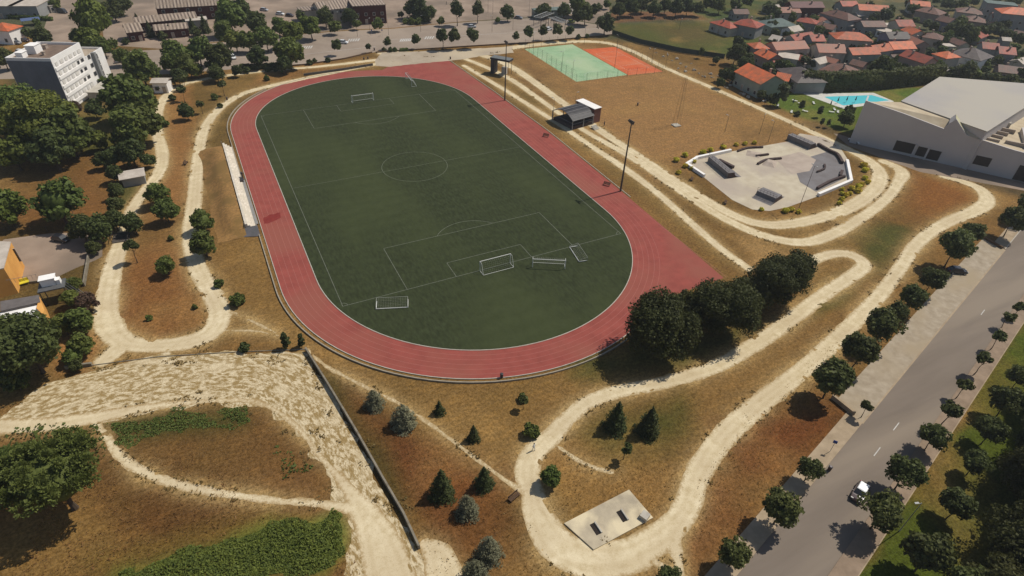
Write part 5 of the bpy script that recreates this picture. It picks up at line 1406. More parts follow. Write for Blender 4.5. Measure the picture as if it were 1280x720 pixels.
quarter(900, 212, 26, 22, 2.6, 1.6, 2.0, 'long dark quarter pipe at the left end of the skate park')
quarter(960, 247, 24, 10, 2.2, 1.4, 3.2, 'short double sided ramp at the bottom of the skate park', ramp2=True)
quarter(1000, 180, 30, 13, 3.5, 1.7, 2.2, 'wide curved ramp at the top corner of the skate park')
for (pl_, h_, w_, lb) in (([(898, 202), (916, 211)], .8, 1.0, 'dark grind box beside the left quarter pipe'), ([(922, 190), (935, 186), (953, 185)], .5, .6, 'long dark curved rail at the top of the skate park'),
                         ([(945, 196), (960, 194)], .5, .6, 'short dark rail in the upper middle of the skate park'), ([(947, 206), (958, 201), (976, 199)], .5, .7, 'bent dark ledge in the middle of the skate park'),
                         ([(1022, 182), (1036, 190), (1046, 195), (1052, 205)], .8, .8, 'curved dark ledge along the upper right edge of the skate park'), ([(1021, 237), (1038, 228), (1055, 222)], .7, .7, 'dark ledge along the lower right edge of the skate park'),
                         ([(1030, 207), (1030, 212), (1021, 216)], .5, .5, 'small angular ledge on the grey slab of the skate park'), ([(1052, 215), (1050, 221)], .6, .8, 'small dark block near the right corner of the skate park')):
    ww = smooth_line(W(pl_), 4) if len(pl_) > 2 else W(pl_); m = MB()
    for i in range(len(ww) - 1):
        a = Vector((*ww[i], 0)); b2 = Vector((*ww[i + 1], 0)); d = b2 - a
        m.box(((a.x + b2.x) / 2, (a.y + b2.y) / 2, .1 + h_ / 2), (d.length + .1, w_, h_), rz=math.atan2(d.y, d.x))
    o = m.build('grind_ledge', M_dark); props(o, lb, 'ledge', 'ledges and rails of the skate park')
for (u, v, du, dv, w_, h_, lb) in ((942, 193, 15, 3, 3.5, .5, 'low pink hump with gentle slopes in the upper middle of the skate park'), (962, 204, 13, 3, 4.5, .7, 'low grey pyramid in the centre of the skate park')):
    p = at(u, v); q = at(u + du, v + dv); d = q - p; L_ = d.length; m = MB()
    m.add([(-L_, -w_, .063), (L_, -w_, .063), (L_, w_, .063), (-L_, w_, .063), (-L_ * .4, -w_ * .4, h_), (L_ * .4, -w_ * .4, h_), (L_ * .4, w_ * .4, h_), (-L_ * .4, w_ * .4, h_)], [(0, 1, 5, 4), (1, 2, 6, 5), (2, 3, 7, 6), (3, 0, 4, 7), (4, 5, 6, 7)])
    o = m.build('skate_pyramid', M_pinkc, None, loc=(p.x, p.y, 0)); o.rotation_euler.z = math.atan2(d.y, d.x); o.scale = (.6, .6, 1); props(o, lb, 'skate ramp', 'humps of the skate park')

# --- sports courts
cg = [(81.1, 141.6), (105.0, 140.6), (104.0, 96.6), (80.4, 97.0)]; co = [(105.3, 132.0), (121.3, 130.4), (120.2, 94.8), (104.3, 96.3)]
M_cg = mat('court_green', srgb(150, 178, 138), srgb(134, 164, 126), scale=.25, rough=.85, detail=8, c3=srgb(162, 180, 142), scale3=.06)
M_co = mat('court_orange', srgb(206, 104, 62), srgb(186, 88, 54), scale=.25, rough=.9, detail=8, c3=srgb(196, 112, 76), scale3=.08)
sheet('green_court', lambda X, Y: sd_poly(X, Y, cg), 75, 110, 90, 146, .5, .02, M_cg)
sheet('orange_court', lambda X, Y: sd_poly(X, Y, co), 100, 125, 90, 136, .5, .024, M_co)
m = MB(); x0, x1, y0, y1 = 83, 102, 99, 138
for a, b2 in (((x0, y0), (x1, y0)), ((x0, y1), (x1, y1)), ((x0, y0 + .1), (x0, y1 - .1)), ((x1, y0 + .1), (x1, y1 - .1)), ((x0 + .1, 118.5), (x1 - .1, 118.5))): line(m, a, b2, w=.1, z=.030)
arc(m, 92.5, 118.5, 3, .05, 6.2, n=24, z=.034); arc(m, 92.5, 99, 6, .1, 3.04, n=16, z=.034); arc(m, 92.5, 138, 6, 3.24, 6.18, n=16, z=.034)
o = m.build('court_markings', mat('court_paint', (.40, .48, .38), (.5, .55, .45), scale=1)); o['kind'] = 'structure'
m = MB(); x0, x1, y0, y1 = 107.5, 118, 101, 125
for a, b2 in (((x0, y0), (x1, y0)), ((x0, y1), (x1, y1)), ((x0, y0 + .1), (x0, y1 - .1)), ((x1, y0 + .1), (x1, y1 - .1)), ((x0 + .1, 107), (x1 - .1, 107)), ((x0 + .1, 119), (x1 - .1, 119))): line(m, a, b2, w=.08, z=.030)
o = m.build('tennis_lines', mat('court_paint', (.4, .48, .38))); o['kind'] = 'structure'

# --- covered stage
rt = math.atan2(59.0 - 68.5, 55.3 - 53.6)
root = empty('covered_stage', (58.6, 63.6, 0), rt); props(root, 'open air stage with curved black barrel roof and rear room, right of the track', 'stage')
m = MB(); m.box((0, 0.2, .5), (9.6, 9.4, 1.0)); m.build('platform', M_dark, root)
m = MB(); n = 12
vs = []; fs = []
for k in range(n + 1):
    t = -1 + 2 * k / n; z = 3.0 + 1.9 * (1 - t * t)
    for y_ in (-5, 4.4):
        for dz in (0, .14): vs.append((t * 5.2, y_, z + dz))
for k in range(n):
    a = 4 * k; b2 = 4 * (k + 1)
    fs += [(a + 1, b2 + 1, b2 + 3, a + 3), (a, a + 2, b2 + 2, b2), (a, b2, b2 + 1, a + 1), (a + 2, a + 3, b2 + 3, b2 + 2)]
m.add(vs, fs); m.build('roof', wave_mat('stage_roof', srgb(66, 64, 66), srgb(48, 46, 48), .3, direction='X', rough=.5, c3=srgb(78, 74, 74)), root)
m = MB()
for k in range(7):
    t = -1 + 2 * k / 6; z = 3.0 + 1.9 * (1 - t * t) + .14
    m.tube((t * 5.2, -5, z), (t * 5.2, 4.4, z), .07)
m.build('roof_rib', mat('rib_pale', (.30, .29, .28), scale=1), root)
for x_ in (-5, 5):
    for y_ in (-4.8, 0, 4.2):
        m = MB(); m.tube((x_, y_, 0), (x_, y_, 3.1), .14); m.build('post', mat('rib_pale', (.30, .29, .28)), root)
m = MB()
for y_ in (-4.8, 4.2):
    m.tube((5, y_, 2.2), (-5, y_, 2.2), .05)
m.tube((5, -4.8, 1.9), (5, 4.2, 1.9), .06); m.build('truss', mat('rib_pale', (.30, .29, .28)), root)
m = MB(); m.box((0, 6.4, 2.4), (9.0, 3.0, 4.8)); rr = m.build('rear_room', mat('brick_dark', srgb(120, 84, 74), scale=1), root)
m = MB(); m.box((0, 6.4, 4.87), (9.3, 3.3, .14)); m.build('flat_roof', WALLS['white'], rr)
m = MB()
for k in range(4): m.box((7.3 + k * .5, 2.5, .12 + .2 * (3 - k)), (.48, 2.2, .24 + .001 * k))
m.build('steps', M_kerb, root)

# --- small tower at the head of the parallel paths
root = empty('control_tower', (57.4, 115.6, 0), -.9); props(root, 'black angular gate shelter with an overhanging flat roof beside a tall mast', 'shelter')
M_blk = mat('black_panel', (.03, .03, .035), (.045, .04, .04), scale=1, rough=.6)
m = MB(); m.box((-3.2, 0, 2.7), (1.4, 3.4, 5.4)); m.build('wall', M_blk, root)
m = MB(); m.box((0, 0, 5.75), (8.2, 3.8, .7)); m.build('roof', M_blk, root)
m = MB(); m.box((0, 0, 6.12), (8.0, 3.6, .04)); m.build('roof_sheet', mat('tower_top', (.16, .17, .17), scale=1), root)
m = MB(); m.box((1.0, .6, 1.3), (1.8, 1.6, 2.6)); m.build('cabin', WALLS['cream'], root)
for y_ in (-1.5, 1.5):
    m = MB(); m.tube((3.6, y_, 0), (3.6, y_, 5.5), .08); m.build('post', M_rail, root)

# --- grandstand steps and the bank behind them
root = empty('grandstand', (-45.4, 60, 0)); props(root, 'long white concrete stand of low steps along the left straight of the track', 'grandstand')
M_stand = mat('stand_white', srgb(222, 212, 196), srgb(190, 178, 160), scale=.8, rough=.85, detail=8, c3=srgb(200, 190, 172), scale3=.2)
m = MB()
for k in range(4): m.box((.35 - k * .55, 0, .25 + .25 * k), (.55, 48, .5 + .5 * k))
m.build('steps', M_stand, root)
m = MB()
for y_ in (-24.2, -12, 0, 12, 24):
    m.box((-1.75, y_, 1.3), (.12, .12, 2.6))
m.build('rear_rail_posts', M_kerb, root)
m = MB(); m.box((1.0, -10, .3), (.7, 24, .12)); m.box((1.0, 2, .3), (.7, .2, .6)); m.build('cable_tray', mat('tray', (.28, .27, .25), scale=1), root)
m = MB(); m.prism([(-4.5, -25.6), (1, -27.4), (1, -24.1), (-1.5, -24.1)], 0.02, [.1, .15, 1.2, 1.2]); m.build('ramp', mat('ramp_grey', (.13, .12, .13), (.1, .1, .1), scale=.6), root)
m = MB(); m.tube((1.0, 3.5, 0), (1.0, 3.5, 1.5), .2); m.box((1.0, 3.5, 1.6), (.6, .6, .4)); m.box((.6, 1.5, .5), (.8, 1.8, 1.0)); m.build('pump', M_rail, root)
m = MB()
xs_ = [-47.2, -50.2, -55.0]; zs_ = [1.95, 1.85, .01]
ys_ = [33.6, 34.8, 36.5, 38.5, 41, 44] + list(range(47, 77, 3)) + [78, 80, 82, 83.6, 85.2, 86.4]
xs_ = [-47.2, -48.4, -49.4, -50.2, -51.0, -51.9, -52.8, -53.6]; zs_ = [1.95, 1.95, 1.88, 1.6, 1.15, .65, .2, .01]
NX = len(xs_); gz = [[max(.01, z * min(1, (y_ - 33.6) / 5) ** .7 * min(1, (86.4 - y_) / 5) ** .7 + (.12 * math.sin(y_ * 1.3 + k) if .1 < z < 1.9 else 0)) for k, z in enumerate(zs_)] for y_ in ys_]
vs = [(x_ + (.3 * math.sin(j * .9) if i else 0), y_, gz[j][i]) for j, y_ in enumerate(ys_) for i, x_ in enumerate(xs_)]
fs = [(j * NX + i, (j + 1) * NX + i, (j + 1) * NX + i + 1, j * NX + i + 1) for j in range(len(ys_) - 1) for i in range(NX - 1)]
m.add(vs, [tuple(reversed(f)) for f in fs]); o = m.build('embankment', mat('bank_straw', srgb(160, 122, 74), srgb(128, 98, 60), scale=1.6, rough=.95, detail=9, c3=srgb(124, 98, 58), scale3=.2, bump=.6), smooth=True); o['kind'] = 'structure'

# --- concrete slabs at the bottom path
cq = W([(705, 655), (786, 613), (816, 648), (742, 688)]); root = empty('bunker_slab', (-11.2, -61.7, 0)); props(root, 'weathered concrete roof slab with two dark slots inside the bottom path loop', 'concrete slab')
m = MB(); m.prism([(x_ + 11.2, y_ + 61.7) for x_, y_ in cq], -.1, .22)
m.build('slab', mat('slab_concrete', srgb(186, 172, 146), srgb(156, 144, 124), scale=.35, rough=.9, detail=7, c3=srgb(214, 198, 164), scale3=.22), root)
for (u, v, lb) in ((744, 661, 0), (777, 645, 0)):
    p_ = at(u, v, .3); q_ = at(u + 4, v + 6, .3); a_ = math.atan2(q_.y - p_.y, q_.x - p_.x)
    m = MB(); m.box((p_.x + 11.2, p_.y + 61.7, .24), (1.75, .62, .06), a_); m.build('slot', mat('slot_dark', (.03, .022, .018), scale=1), root)
    m = MB(); m.box((p_.x + 11.2 + .5 * math.sin(a_ + math.pi), p_.y + 61.7 + .5 * math.cos(a_), .34), (1.8, .22, .3), a_); m.build('hatch_lip', M_kerb, root)
p_ = at(806, 645, .5); m = MB(); m.box((p_.x + 11.2, p_.y + 61.7, .4), (1.2, 1.1, .9), .4); m.build('inlet_box', M_kerb, root)

# --- small footbridge of the left path
p_ = at(152, 297); q_ = at(150, 308); root = empty('footbridge', (p_.x, p_.y, 0), math.atan2(q_.y - p_.y, q_.x - p_.x)); props(root, 'short grey footbridge deck with rails where the left path narrows', 'footbridge')
m = MB(); m.box((0, 0, .12), (4.2, 3.4, .16)); m.build('deck', mat('deck_boards', srgb(96, 88, 80), srgb(70, 64, 60), scale=2), root)
for s in (-1, 1):
    m = MB()
    for k in range(4): m.box((-2 + k * 1.33, s * 1.65, .7), (.1, .1, 1.0))
    m.box((0, s * 1.65, 1.2), (4.2, .1, .1)); m.build('railing', M_rail, root)

# ------------------------------------------------------------------ fences and walls
M_mesh = mat('fence_green', (.03, .05, .04), (.04, .055, .045), scale=1, rough=.7)


def fence(path, h, label, step=3.0, mode='wire', r=.05, group=None, name='fence', material=None):
    ww = W(path); root = empty(name, (ww[0][0], ww[0][1], 0)); props(root, label, 'fence', group)
    ox, oy = ww[0]; pm = MB(); n = 0
    material = material or M_rail
    for i in range(len(ww) - 1):
        a = Vector((ww[i][0] - ox, ww[i][1] - oy, 0)); b2 = Vector((ww[i + 1][0] - ox, ww[i + 1][1] - oy, 0)); d = b2 - a; k = max(1, int(d.length / step))
        rz = math.atan2(d.y, d.x); c_ = (a + b2) / 2
        if mode == 'wire':
            for z in np.linspace(h * .12, h, 6 if h > 2 else 3): pm.tube((a.x, a.y, z), (b2.x, b2.y, z), .012, n=4, cap=False)
            for q in range(int(d.length / .9)):
                p_ = a + d * (q + .5) / int(d.length / .9); pm.tube((p_.x, p_.y, .1), (p_.x, p_.y, h), .010, n=3, cap=False)
        elif mode == 'panel': pm.box((c_.x, c_.y, h * .47), (d.length - .02, .05, h * .86), rz)
        for q in range(k):
            p_ = a + d * q / k
            if n < 99:
                mb = MB(); mb.tube((0, 0, 0), (0, 0, h), r, n=5); mb.build('post', material, root, loc=(p_.x, p_.y, 0)); n += 1
    pm.build('mesh_panel', M_mesh if mode != 'solid' else material, root)
    return root


fence([(655, 61), (784, 95)][::-1] and [(656, 61.5), (720, 102.5)], 4.0, 'tall thin wire fence along the near long side of the green court', 4)
fence([(720, 102.5), (784, 95.3), (829, 90.5)], 3.0, 'wire fence along the near ends of the green and orange courts', 4)
fence([(771, 58), (829, 89.5)], 3.0, 'wire fence on the outer side of the orange court', 4)
fence([(656, 61), (716, 54.5)], 4.0, 'wire fence on the far end of the green court', 4)
fence([(765, 43), (800, 55), (850, 66), (905, 74)], 2.4, 'dark green mesh fence between the green field and the park path', 3, 'panel')
fence([(905, 97), (925, 106), (960, 128)], 2.6, 'dark mesh fence in front of the village gardens', 3, 'panel', material=M_rail)
fence([(765, 27), (860, 26.5), (888, 22)], 1.4, 'low pale post fence along the far side of the green field', 3, 'wire', material=M_kerb)
fence([(0, 287), (60, 290), (105, 288)], 1.4, 'thin fence along the upper side of the paved yard at the left edge', 3, 'wire')


def wall(path, h, w_, label, m_, name='concrete_wall'):
    ww = W(path); m = MB()
    for i in range(len(ww) - 1):
        a = Vector((*ww[i], 0)); b2 = Vector((*ww[i + 1], 0)); d = b2 - a; rz = math.atan2(d.y, d.x); c_ = (a + b2) / 2
        m.box((c_.x, c_.y, h / 2), (d.length + w_ * .5, w_, h - .003 * i), rz)
    o = m.build(name, m_); return props(o, label, 'wall')


M_gw = mat('grey_wall', srgb(140, 132, 116), srgb(112, 104, 90), scale=1, rough=.9, detail=8)
wall([(383, 439), (410, 482), (445, 540), (480, 602), (505, 645), (524, 686)], .95, .28, 'long low grey concrete wall between the rubble lot and the brown slope', M_gw)
wall([(83, 461), (115, 457)], .7, .4, 'short grey wall stub by the shrubs at the upper left of the lot', M_gw)
wall([(115, 457), (200, 446), (300, 440), (383, 437)], .14, .12, 'very low kerb wall along the top of the rubble lot', M_gw)
wall([(1040, 498), (1066, 519)], .9, .5, 'pale concrete wall closing the lower end of the parking bay', M_walk)
wall([(1224, 295), (1252, 311)], .6, .3, 'brownish wall closing the upper end of the parking bay', mat('wall_brown', (.2, .15, .1)))
wall([(112, 322), (106, 358)], 1.0, .25, 'pale garden wall beside the paved yard at the left', M_gw)
wall([(466, 82), (430, 88), (380, 95)], .9, .25, 'dark grey wall beside the track at the far left bend', mat('wall_dark', (.12, .11, .10), scale=1))
wall([(920, 101), (958, 119)], 1.4, .3, 'grey garden wall in front of the green two storey house', M_gw)
wall([(0, 358), (60, 352)], .5, .2, 'low wall across the yard beside the yellow building', M_gw)

# ------------------------------------------------------------------ masts, lamps
M_pole = mat('galv_dark', (.09, .075, .06), (.07, .06, .05), scale=1, rough=.6)
M_polel = mat('galv_light', (.40, .40, .38), scale=1, rough=.5)


def mast(u, v, h, label, group='floodlight masts by the track'):
    p = at(u, v); root = empty('floodlight_mast', (p.x, p.y, 0)); props(root, label, 'mast', group)
    m = MB(); m.tube((0, 0, 0), (0, 0, h), .27, .13, n=8); m.build('pole', M_pole, root)
    m = MB(); m.box((0, 0, h + .05), (.25, 2.2, .16)); m.box((0, 0, h - .7), (.2, 1.6, .12)); m.build('crossbar', M_pole, root)
    for y_ in (-.9, -.3, .3, .9):
        m = MB(); m.box((-.2, y_, h - .25), (.3, .42, .36)); m.build('floodlight', M_rail, root)
    return root


mast(775.5, 239, 19.7, 'tall dark floodlight mast beside the lower right straight of the track')
mast(631, 125.5, 20.0, 'tall dark floodlight mast beside the upper right straight of the track')


def lamp(u, v, h, label, group='slim lamp posts', arms=2, r=.07, m_=None):
    p = at(u, v); root = empty('lamp_post', (p.x, p.y, 0), rnd.uniform(0, 3)); props(root, label, 'lamp post', group)
    m = MB(); m.tube((0, 0, 0), (0, 0, h), r, r * .6, n=6); m.build('pole', m_ or M_pole, root)
    for s in ((-1, 1) if arms == 2 else (1,)):
        m = MB(); m.tube((0, 0, h - .1), (s * .6, 0, h + .1), .04, n=5); m.box((s * .8, 0, h + .12), (.6, .26, .12)); m.build('lamp_head', M_polel, root)


for i, (u, v, h, ds) in enumerate(((702, 89, 7.5, 'on the near side of the green court'), (768, 86, 8, 'between the green and orange courts, lower'), (715, 100, 7, 'at the lower corner of the green court'), (691, 149, 7, 'at the left corner of the stage'), (718, 141, 7, 'behind the stage room'),
                                  (814, 80, 6, 'on the outer path near the orange court'), (832, 83, 5, 'on the outer path further right of the courts'), (849, 37, 5, 'at the far fence of the green field'), (730, 56, 7, 'at the head of the courts path'), (666, 60, 6, 'at the left corner of the green court'),
                                  (771, 62, 6, 'at the top corner of the orange court'), (906, 165, 5.5, 'in the tan field above the skate park'), (949, 168, 6.5, 'right above the skate park'), (960, 178, 7, 'at the top edge of the skate park'))):
    lamp(u, v, h, 'slim dark pole ' + ds, 'slim poles around the courts', arms=1)
lamp(998, 262, 12.5, 'tall lamp with twin heads below the skate park', None)
lamp(97, 279, 7.0, 'pale street lamp with round head above the paved yard on the left', None, m_=M_polel)
lamp(1124, 664, 7.0, 'pale street lamp beside the lowest right sidewalk tree', None, arms=1, m_=M_polel)
lamp(1300, 430, 7.5, 'street lamp by the lawn at the right edge', None, arms=1)
for i, (u, v) in enumerate(((447, 46), (486, 44), (552, 41), (615, 40), (641, 38), (424, 36), (463, 44), (526, 40))):
    lamp(u, v, 7, 'thin grey lamp post on the avenue, ' + (ordinal(sorted([447, 486, 552, 615, 641, 424, 463, 526]).index(u), 8)), 'lamp posts on the avenue', arms=1)
for i, (u, v) in enumerate(((610, 16), (616, 18), (700, 30), (707, 30), (661, 24), (690, 30))):
    lamp(u, v, 9, 'thin mast on the square beyond the avenue, ' + ordinal(sorted([610, 616, 700, 707, 661, 690]).index(u), 6), 'masts on the square', arms=1)
# pergola frame on the square
for j, (u, v, du, dv) in enumerate(((672, 22, 16, -6), (690, 22, 16, 6))):
    p = at(u, v, 4); q = at(u + du, v + dv, 4); d = q - p; root = empty('steel_pergola', (p.x, p.y, 0), math.atan2(d.y, d.x)); props(root, ('left' if j == 0 else 'right') + ' slanting steel pergola frame on the square beyond the avenue', 'pergola', 'pergolas on the square')
    m = MB(); L_ = d.length
    for k in range(6): m.box((L_ * k / 5, 0, 4), (.3, 4, .25))
    for y_ in (-2, 2): m.box((L_ / 2, y_, 4.25), (L_ + .5, .3, .2))
    m.build('roof_frame', M_polel, root)
    for k in (0, 2, 4):
        for y_ in (-2, 2):
            m = MB(); m.tube((L_ * k / 5, y_, 0), (L_ * k / 5, y_, 3.9), .12); m.build('post', M_pole, root)
# lattice mast on the tan field
p = at(845, 157); root = empty('lattice_mast', (p.x, p.y, 0)); props(root, 'faint slender lattice mast standing in the tan field', 'mast')
m = MB(); hh = 16
for sx, sy in ((-1, -1), (1, -1), (1, 1), (-1, 1)):
    m.tube((sx * .9, sy * .9, 0), (sx * .35, sy * .35, hh), .03, n=4)
for k in range(12):
    z = hh * k / 12; r_ = .9 - .55 * k / 12; z2 = hh * (k + 1) / 12; r2 = .9 - .55 * (k + 1) / 12
    for (ax, ay), (bx, by) in (((-1, -1), (1, -1)), ((1, -1), (1, 1)), ((1, 1), (-1, 1)), ((-1, 1), (-1, -1))):
        m.tube((ax * r_, ay * r_, z), (bx * r2, by * r2, z2), .018, n=3)
m.build('lattice', mat('lattice_tan', srgb(170, 140, 100)), root)
m = MB(); m.box((0, 0, .15), (2.4, 2.4, .3)); m.build('base', M_kerb, root)

# ------------------------------------------------------------------ goals
M_goal = mat('goal_white', (.75, .74, .68), scale=1, rough=.4)
M_net = mat('goal_net', (.30, .31, .26), scale=1, rough=.9)


def goal(x, y, rz, w_, h_, label, lying=False, depth=1.8):
    root = empty('football_goal', (x, y, .03), rz); props(root, label, 'goal', 'goals on the pitch')
    r_ = .08
    def T(p): return (p[0], -p[2], p[1] * .45 + .1) if lying else p
    m = MB()
    m.tube(T((-w_ / 2, 0, 0)), T((-w_ / 2, 0, h_)), r_); m.tube(T((w_ / 2, 0, 0)), T((w_ / 2, 0, h_)), r_); m.tube(T((-w_ / 2 - r_, 0, h_)), T((w_ / 2 + r_, 0, h_)), r_)
    m.build('frame', M_goal, root)
    m = MB(); r2 = .045
    m.tube(T((-w_ / 2, depth, 0)), T((w_ / 2, depth, 0)), r2)
    for s in (-1, 1):
        m.tube(T((s * w_ / 2, 0, 0)), T((s * w_ / 2, depth, 0)), r2); m.tube(T((s * w_ / 2, 0, h_)), T((s * w_ / 2, depth * .45, h_)), r2); m.tube(T((s * w_ / 2, depth * .45, h_)), T((s * w_ / 2, depth, 0)), r2)
    m.build('back_frame', M_goal if not lying else M_net, root)
    m = MB(); n = int(w_ / .45)
    for k in range(n + 1):
        x_ = -w_ / 2 + w_ * k / n
        m.tube(T((x_, depth * .45, h_)), T((x_, depth, 0)), .010, n=3, cap=False); m.tube(T((x_, 0, h_)), T((x_, depth * .45, h_)), .010, n=3, cap=False)
    for k in range(6):
        t = k / 6; m.tube(T((-w_ / 2, depth * (.45 + .55 * t), h_ * (1 - t))), T((w_ / 2, depth * (.45 + .55 * t), h_ * (1 - t))), .010, n=3, cap=False)
    m.build('net', M_net, root)
    return root


goal(0, -.1, math.pi, 7.32, 2.44, 'full size white goal standing on the near goal line')
goal(0, PL + .1, 0, 7.32, 2.44, 'full size white goal standing on the far goal line')
a = at(665.5, 334); b2 = at(706, 336); d = b2 - a; goal((a.x + b2.x) / 2, (a.y + b2.y) / 2, math.atan2(d.y, d.x), d.length, 2.2, 'white goal turned towards the camera beside the near right goal area')
a = at(471, 377); b2 = at(510, 375); d = b2 - a; goal((a.x + b2.x) / 2, (a.y + b2.y) / 2, math.atan2(d.y, d.x), d.length, 2.44, 'white goal lying flat behind the left part of the near goal line', lying=True)
a = at(722, 308); b2 = at(734, 326); d = b2 - a; goal((a.x + b2.x) / 2, (a.y + b2.y) / 2, math.atan2(d.y, d.x), d.length, 2.0, 'white goal tipped on its back near the right corner of the penalty area', lying=True)
a = at(506, 97); b2 = at(516, 110); d = b2 - a; goal((a.x + b2.x) / 2, (a.y + b2.y) / 2, math.atan2(d.y, d.x), min(d.length, 9), 2.2, 'white goal parked sideways behind the far end of the pitch')

# ------------------------------------------------------------------ vehicles
M_tyre = mat('tyre', (.02, .02, .02), scale=1, rough=.8); M_hub = mat('hub', (.4, .4, .4), scale=1, rough=.4)


def paint(name, c):
    if name in MATS: return MATS[name]
    m = mat(name, c, tuple(x * .95 for x in c), scale=.3, rough=.3, spec=.5); m.node_tree.nodes['Principled BSDF'].inputs['Coat Weight'].default_value = .6
    return m


def car(u, v, du, dv, bodym, label, L_=4.2, wd_=1.78, h_=1.5, roofm=None, group=None, van=False):
    p = at(u, v, .6); q = at(u + du, v + dv, .6); d = q - p
    root = empty('parked_car' if not van else 'van', (p.x, p.y, .015), math.atan2(d.y, d.x)); props(root, label, 'car' if not van else 'van', group)
    w2 = wd_ / 2; m = MB()
    st = [(-L_ / 2, .35, .62, .80), (-L_ / 2 + .25, .25, .82, .95), (-L_ * .22, .22, .9, 1), (L_ * .12, .22, .92, 1), (L_ * .32, .22, .86, .98), (L_ / 2 - .2, .25, .74, .92), (L_ / 2, .35, .58, .78)]
    vs = []; fs = []
    for x_, z0, z1, k in st:
        y_ = w2 * k
        vs += [(x_, -y_ * .92, z0), (x_, -y_, (z0 + z1) / 2), (x_, -y_ * .9, z1), (x_, 0, z1 + .04), (x_, y_ * .9, z1), (x_, y_, (z0 + z1) / 2), (x_, y_ * .92, z0)]
    for i in range(len(st) - 1):
        for j in range(7):
            a_ = i * 7 + j; b_ = i * 7 + (j + 1) % 7; fs.append((a_, b_, b_ + 7, a_ + 7))
    fs += [tuple(range(6, -1, -1)), tuple(range(len(vs) - 7, len(vs)))]
    m.add(vs, fs); m.build('body', bodym, root, smooth=False)
    x0, x1, x2, x3 = (-L_ * .42, -L_ * .30, L_ * .10, L_ * .27) if not van else (-L_ * .48, -L_ * .46, L_ * .28, L_ * .40)
    m = MB(); t = h_ - .06; b0 = .9
    m.add([(x0, -w2 * .86, b0), (x3, -w2 * .86, b0), (x3, w2 * .86, b0), (x0, w2 * .86, b0), (x1, -w2 * .70, t), (x2, -w2 * .70, t), (x2, w2 * .70, t), (x1, w2 * .70, t)],
          [(0, 1, 5, 4), (1, 2, 6, 5), (2, 3, 7, 6), (3, 0, 4, 7), (4, 5, 6, 7)])
    m.build('windows', M_glass, root)
    m = MB(); m.add([(x1 - .05, -w2 * .71, t - .01), (x2 + .05, -w2 * .71, t - .01), (x2 + .05, w2 * .71, t - .01), (x1 - .05, w2 * .71, t - .01), (x1 + .1, -w2 * .60, t + .06), (x2 - .1, -w2 * .60, t + .06), (x2 - .1, w2 * .60, t + .06), (x1 + .1, w2 * .60, t + .06)],
                    [(0, 1, 5, 4), (1, 2, 6, 5), (2, 3, 7, 6), (3, 0, 4, 7), (4, 5, 6, 7)])
    m.build('roof', roofm or bodym, root)
    for sx in (-L_ * .31, L_ * .31):
        for s in (-1, 1):
            m = MB(); m.tube((sx, s * (w2 - .2), .31), (sx, s * (w2 + .02), .31), .31, n=12); wo = m.build('wheel', M_tyre, root)
            m = MB(); m.tube((sx, s * (w2 + .021), .31), (sx, s * (w2 + .04), .31), .18, n=10); m.build('hub', M_hub, wo)
    for s in (-1, 1):
        m = MB(); m.box((L_ / 2 - .12, s * w2 * .62, .66), (.16, .34, .14)); m.build('headlight', M_goal, root)
        m = MB(); m.box((-L_ / 2 + .1, s * w2 * .66, .72), (.16, .26, .16)); m.build('tail_light', mat('tail_red', (.35, .02, .02)), root)
        m = MB(); m.box((L_ * .2, s * (w2 + .08), .98), (.12, .2, .12)); m.build('mirror', bodym, root)
    return root


PW_ = paint('paint_white', (.8, .8, .78)); PB_ = paint('paint_black', (.02, .02, .025)); PS_ = paint('paint_silver', (.45, .45, .45)); PR_ = paint('paint_maroon', (.06, .03, .03)); PG_ = paint('paint_grey', (.2, .2, .21))
car(1075.5, 615, -4, 7, PS_ if False else PR_, 'dark car with a sun glint painted white on its roof driving on the street', 4.0, 1.8, 1.55, roofm=paint('paint_glint', (.92, .92, .9)))  # dark car; the sun glint on its roof is painted in as white
car(1197, 338, 7, .6, PB_, 'black car parked under a tree in the cobbled bay')
car(1069, 175.5, 7, 3, PW_, 'white car parked against the sports hall wall')
car(429, 52.5, 6, .6, PW_, 'white car on the avenue behind a clipped tree')
car(291, 71, 3, 2.6, PW_, 'white car half hidden by trees on the avenue, left part')
car(78, 14.5, 6, .8, PB_, 'dark van with white front in the top left lane', 5, 1.9, 2.0, roofm=PB_, van=True)
car(33, 44, 6, -1.5, PW_, 'white car parked in the top left yard'); car(30, 50, 6, .5, PR_, 'maroon car parked just below the white one, top left yard'); car(20, 53, 6, .6, PG_, 'dark grey car in the top left yard'); car(26, 64.5, 5, .6, PW_, 'white car beside the white apartment block')
car(36, 11.5, 5, 1.2, PW_, 'white car in front of the warehouses'); car(452, 26, 4, 2.5, PW_, 'white van by the brick library', 4.6, 1.9, 1.9, van=True); car(315, 33, 3, 2, PW_, 'white car under trees beyond the avenue'); car(358, 29, 4, -1, PG_, 'grey car in the shade left of the workshop')
car(76, 298, 5, 1, PB_, 'black car in deep shade in the paved yard, left'); car(161, 74, 4, 1, PW_, 'white car under trees by the upper left path'); car(686, 36, 3, -1, PW_, 'white car among the clipped trees of the avenue'); car(1023, 186 - 80, 1, 1, PW_, 'white car in a village garden behind the hedge') if False else None
car(962, 70, 4, 1, PW_, 'white car in front of the low orange roofed house'); car(714, 27, 4, -.5, paint('paint_lime', (.35, .38, .04)), 'lime green small car on the sandy square')

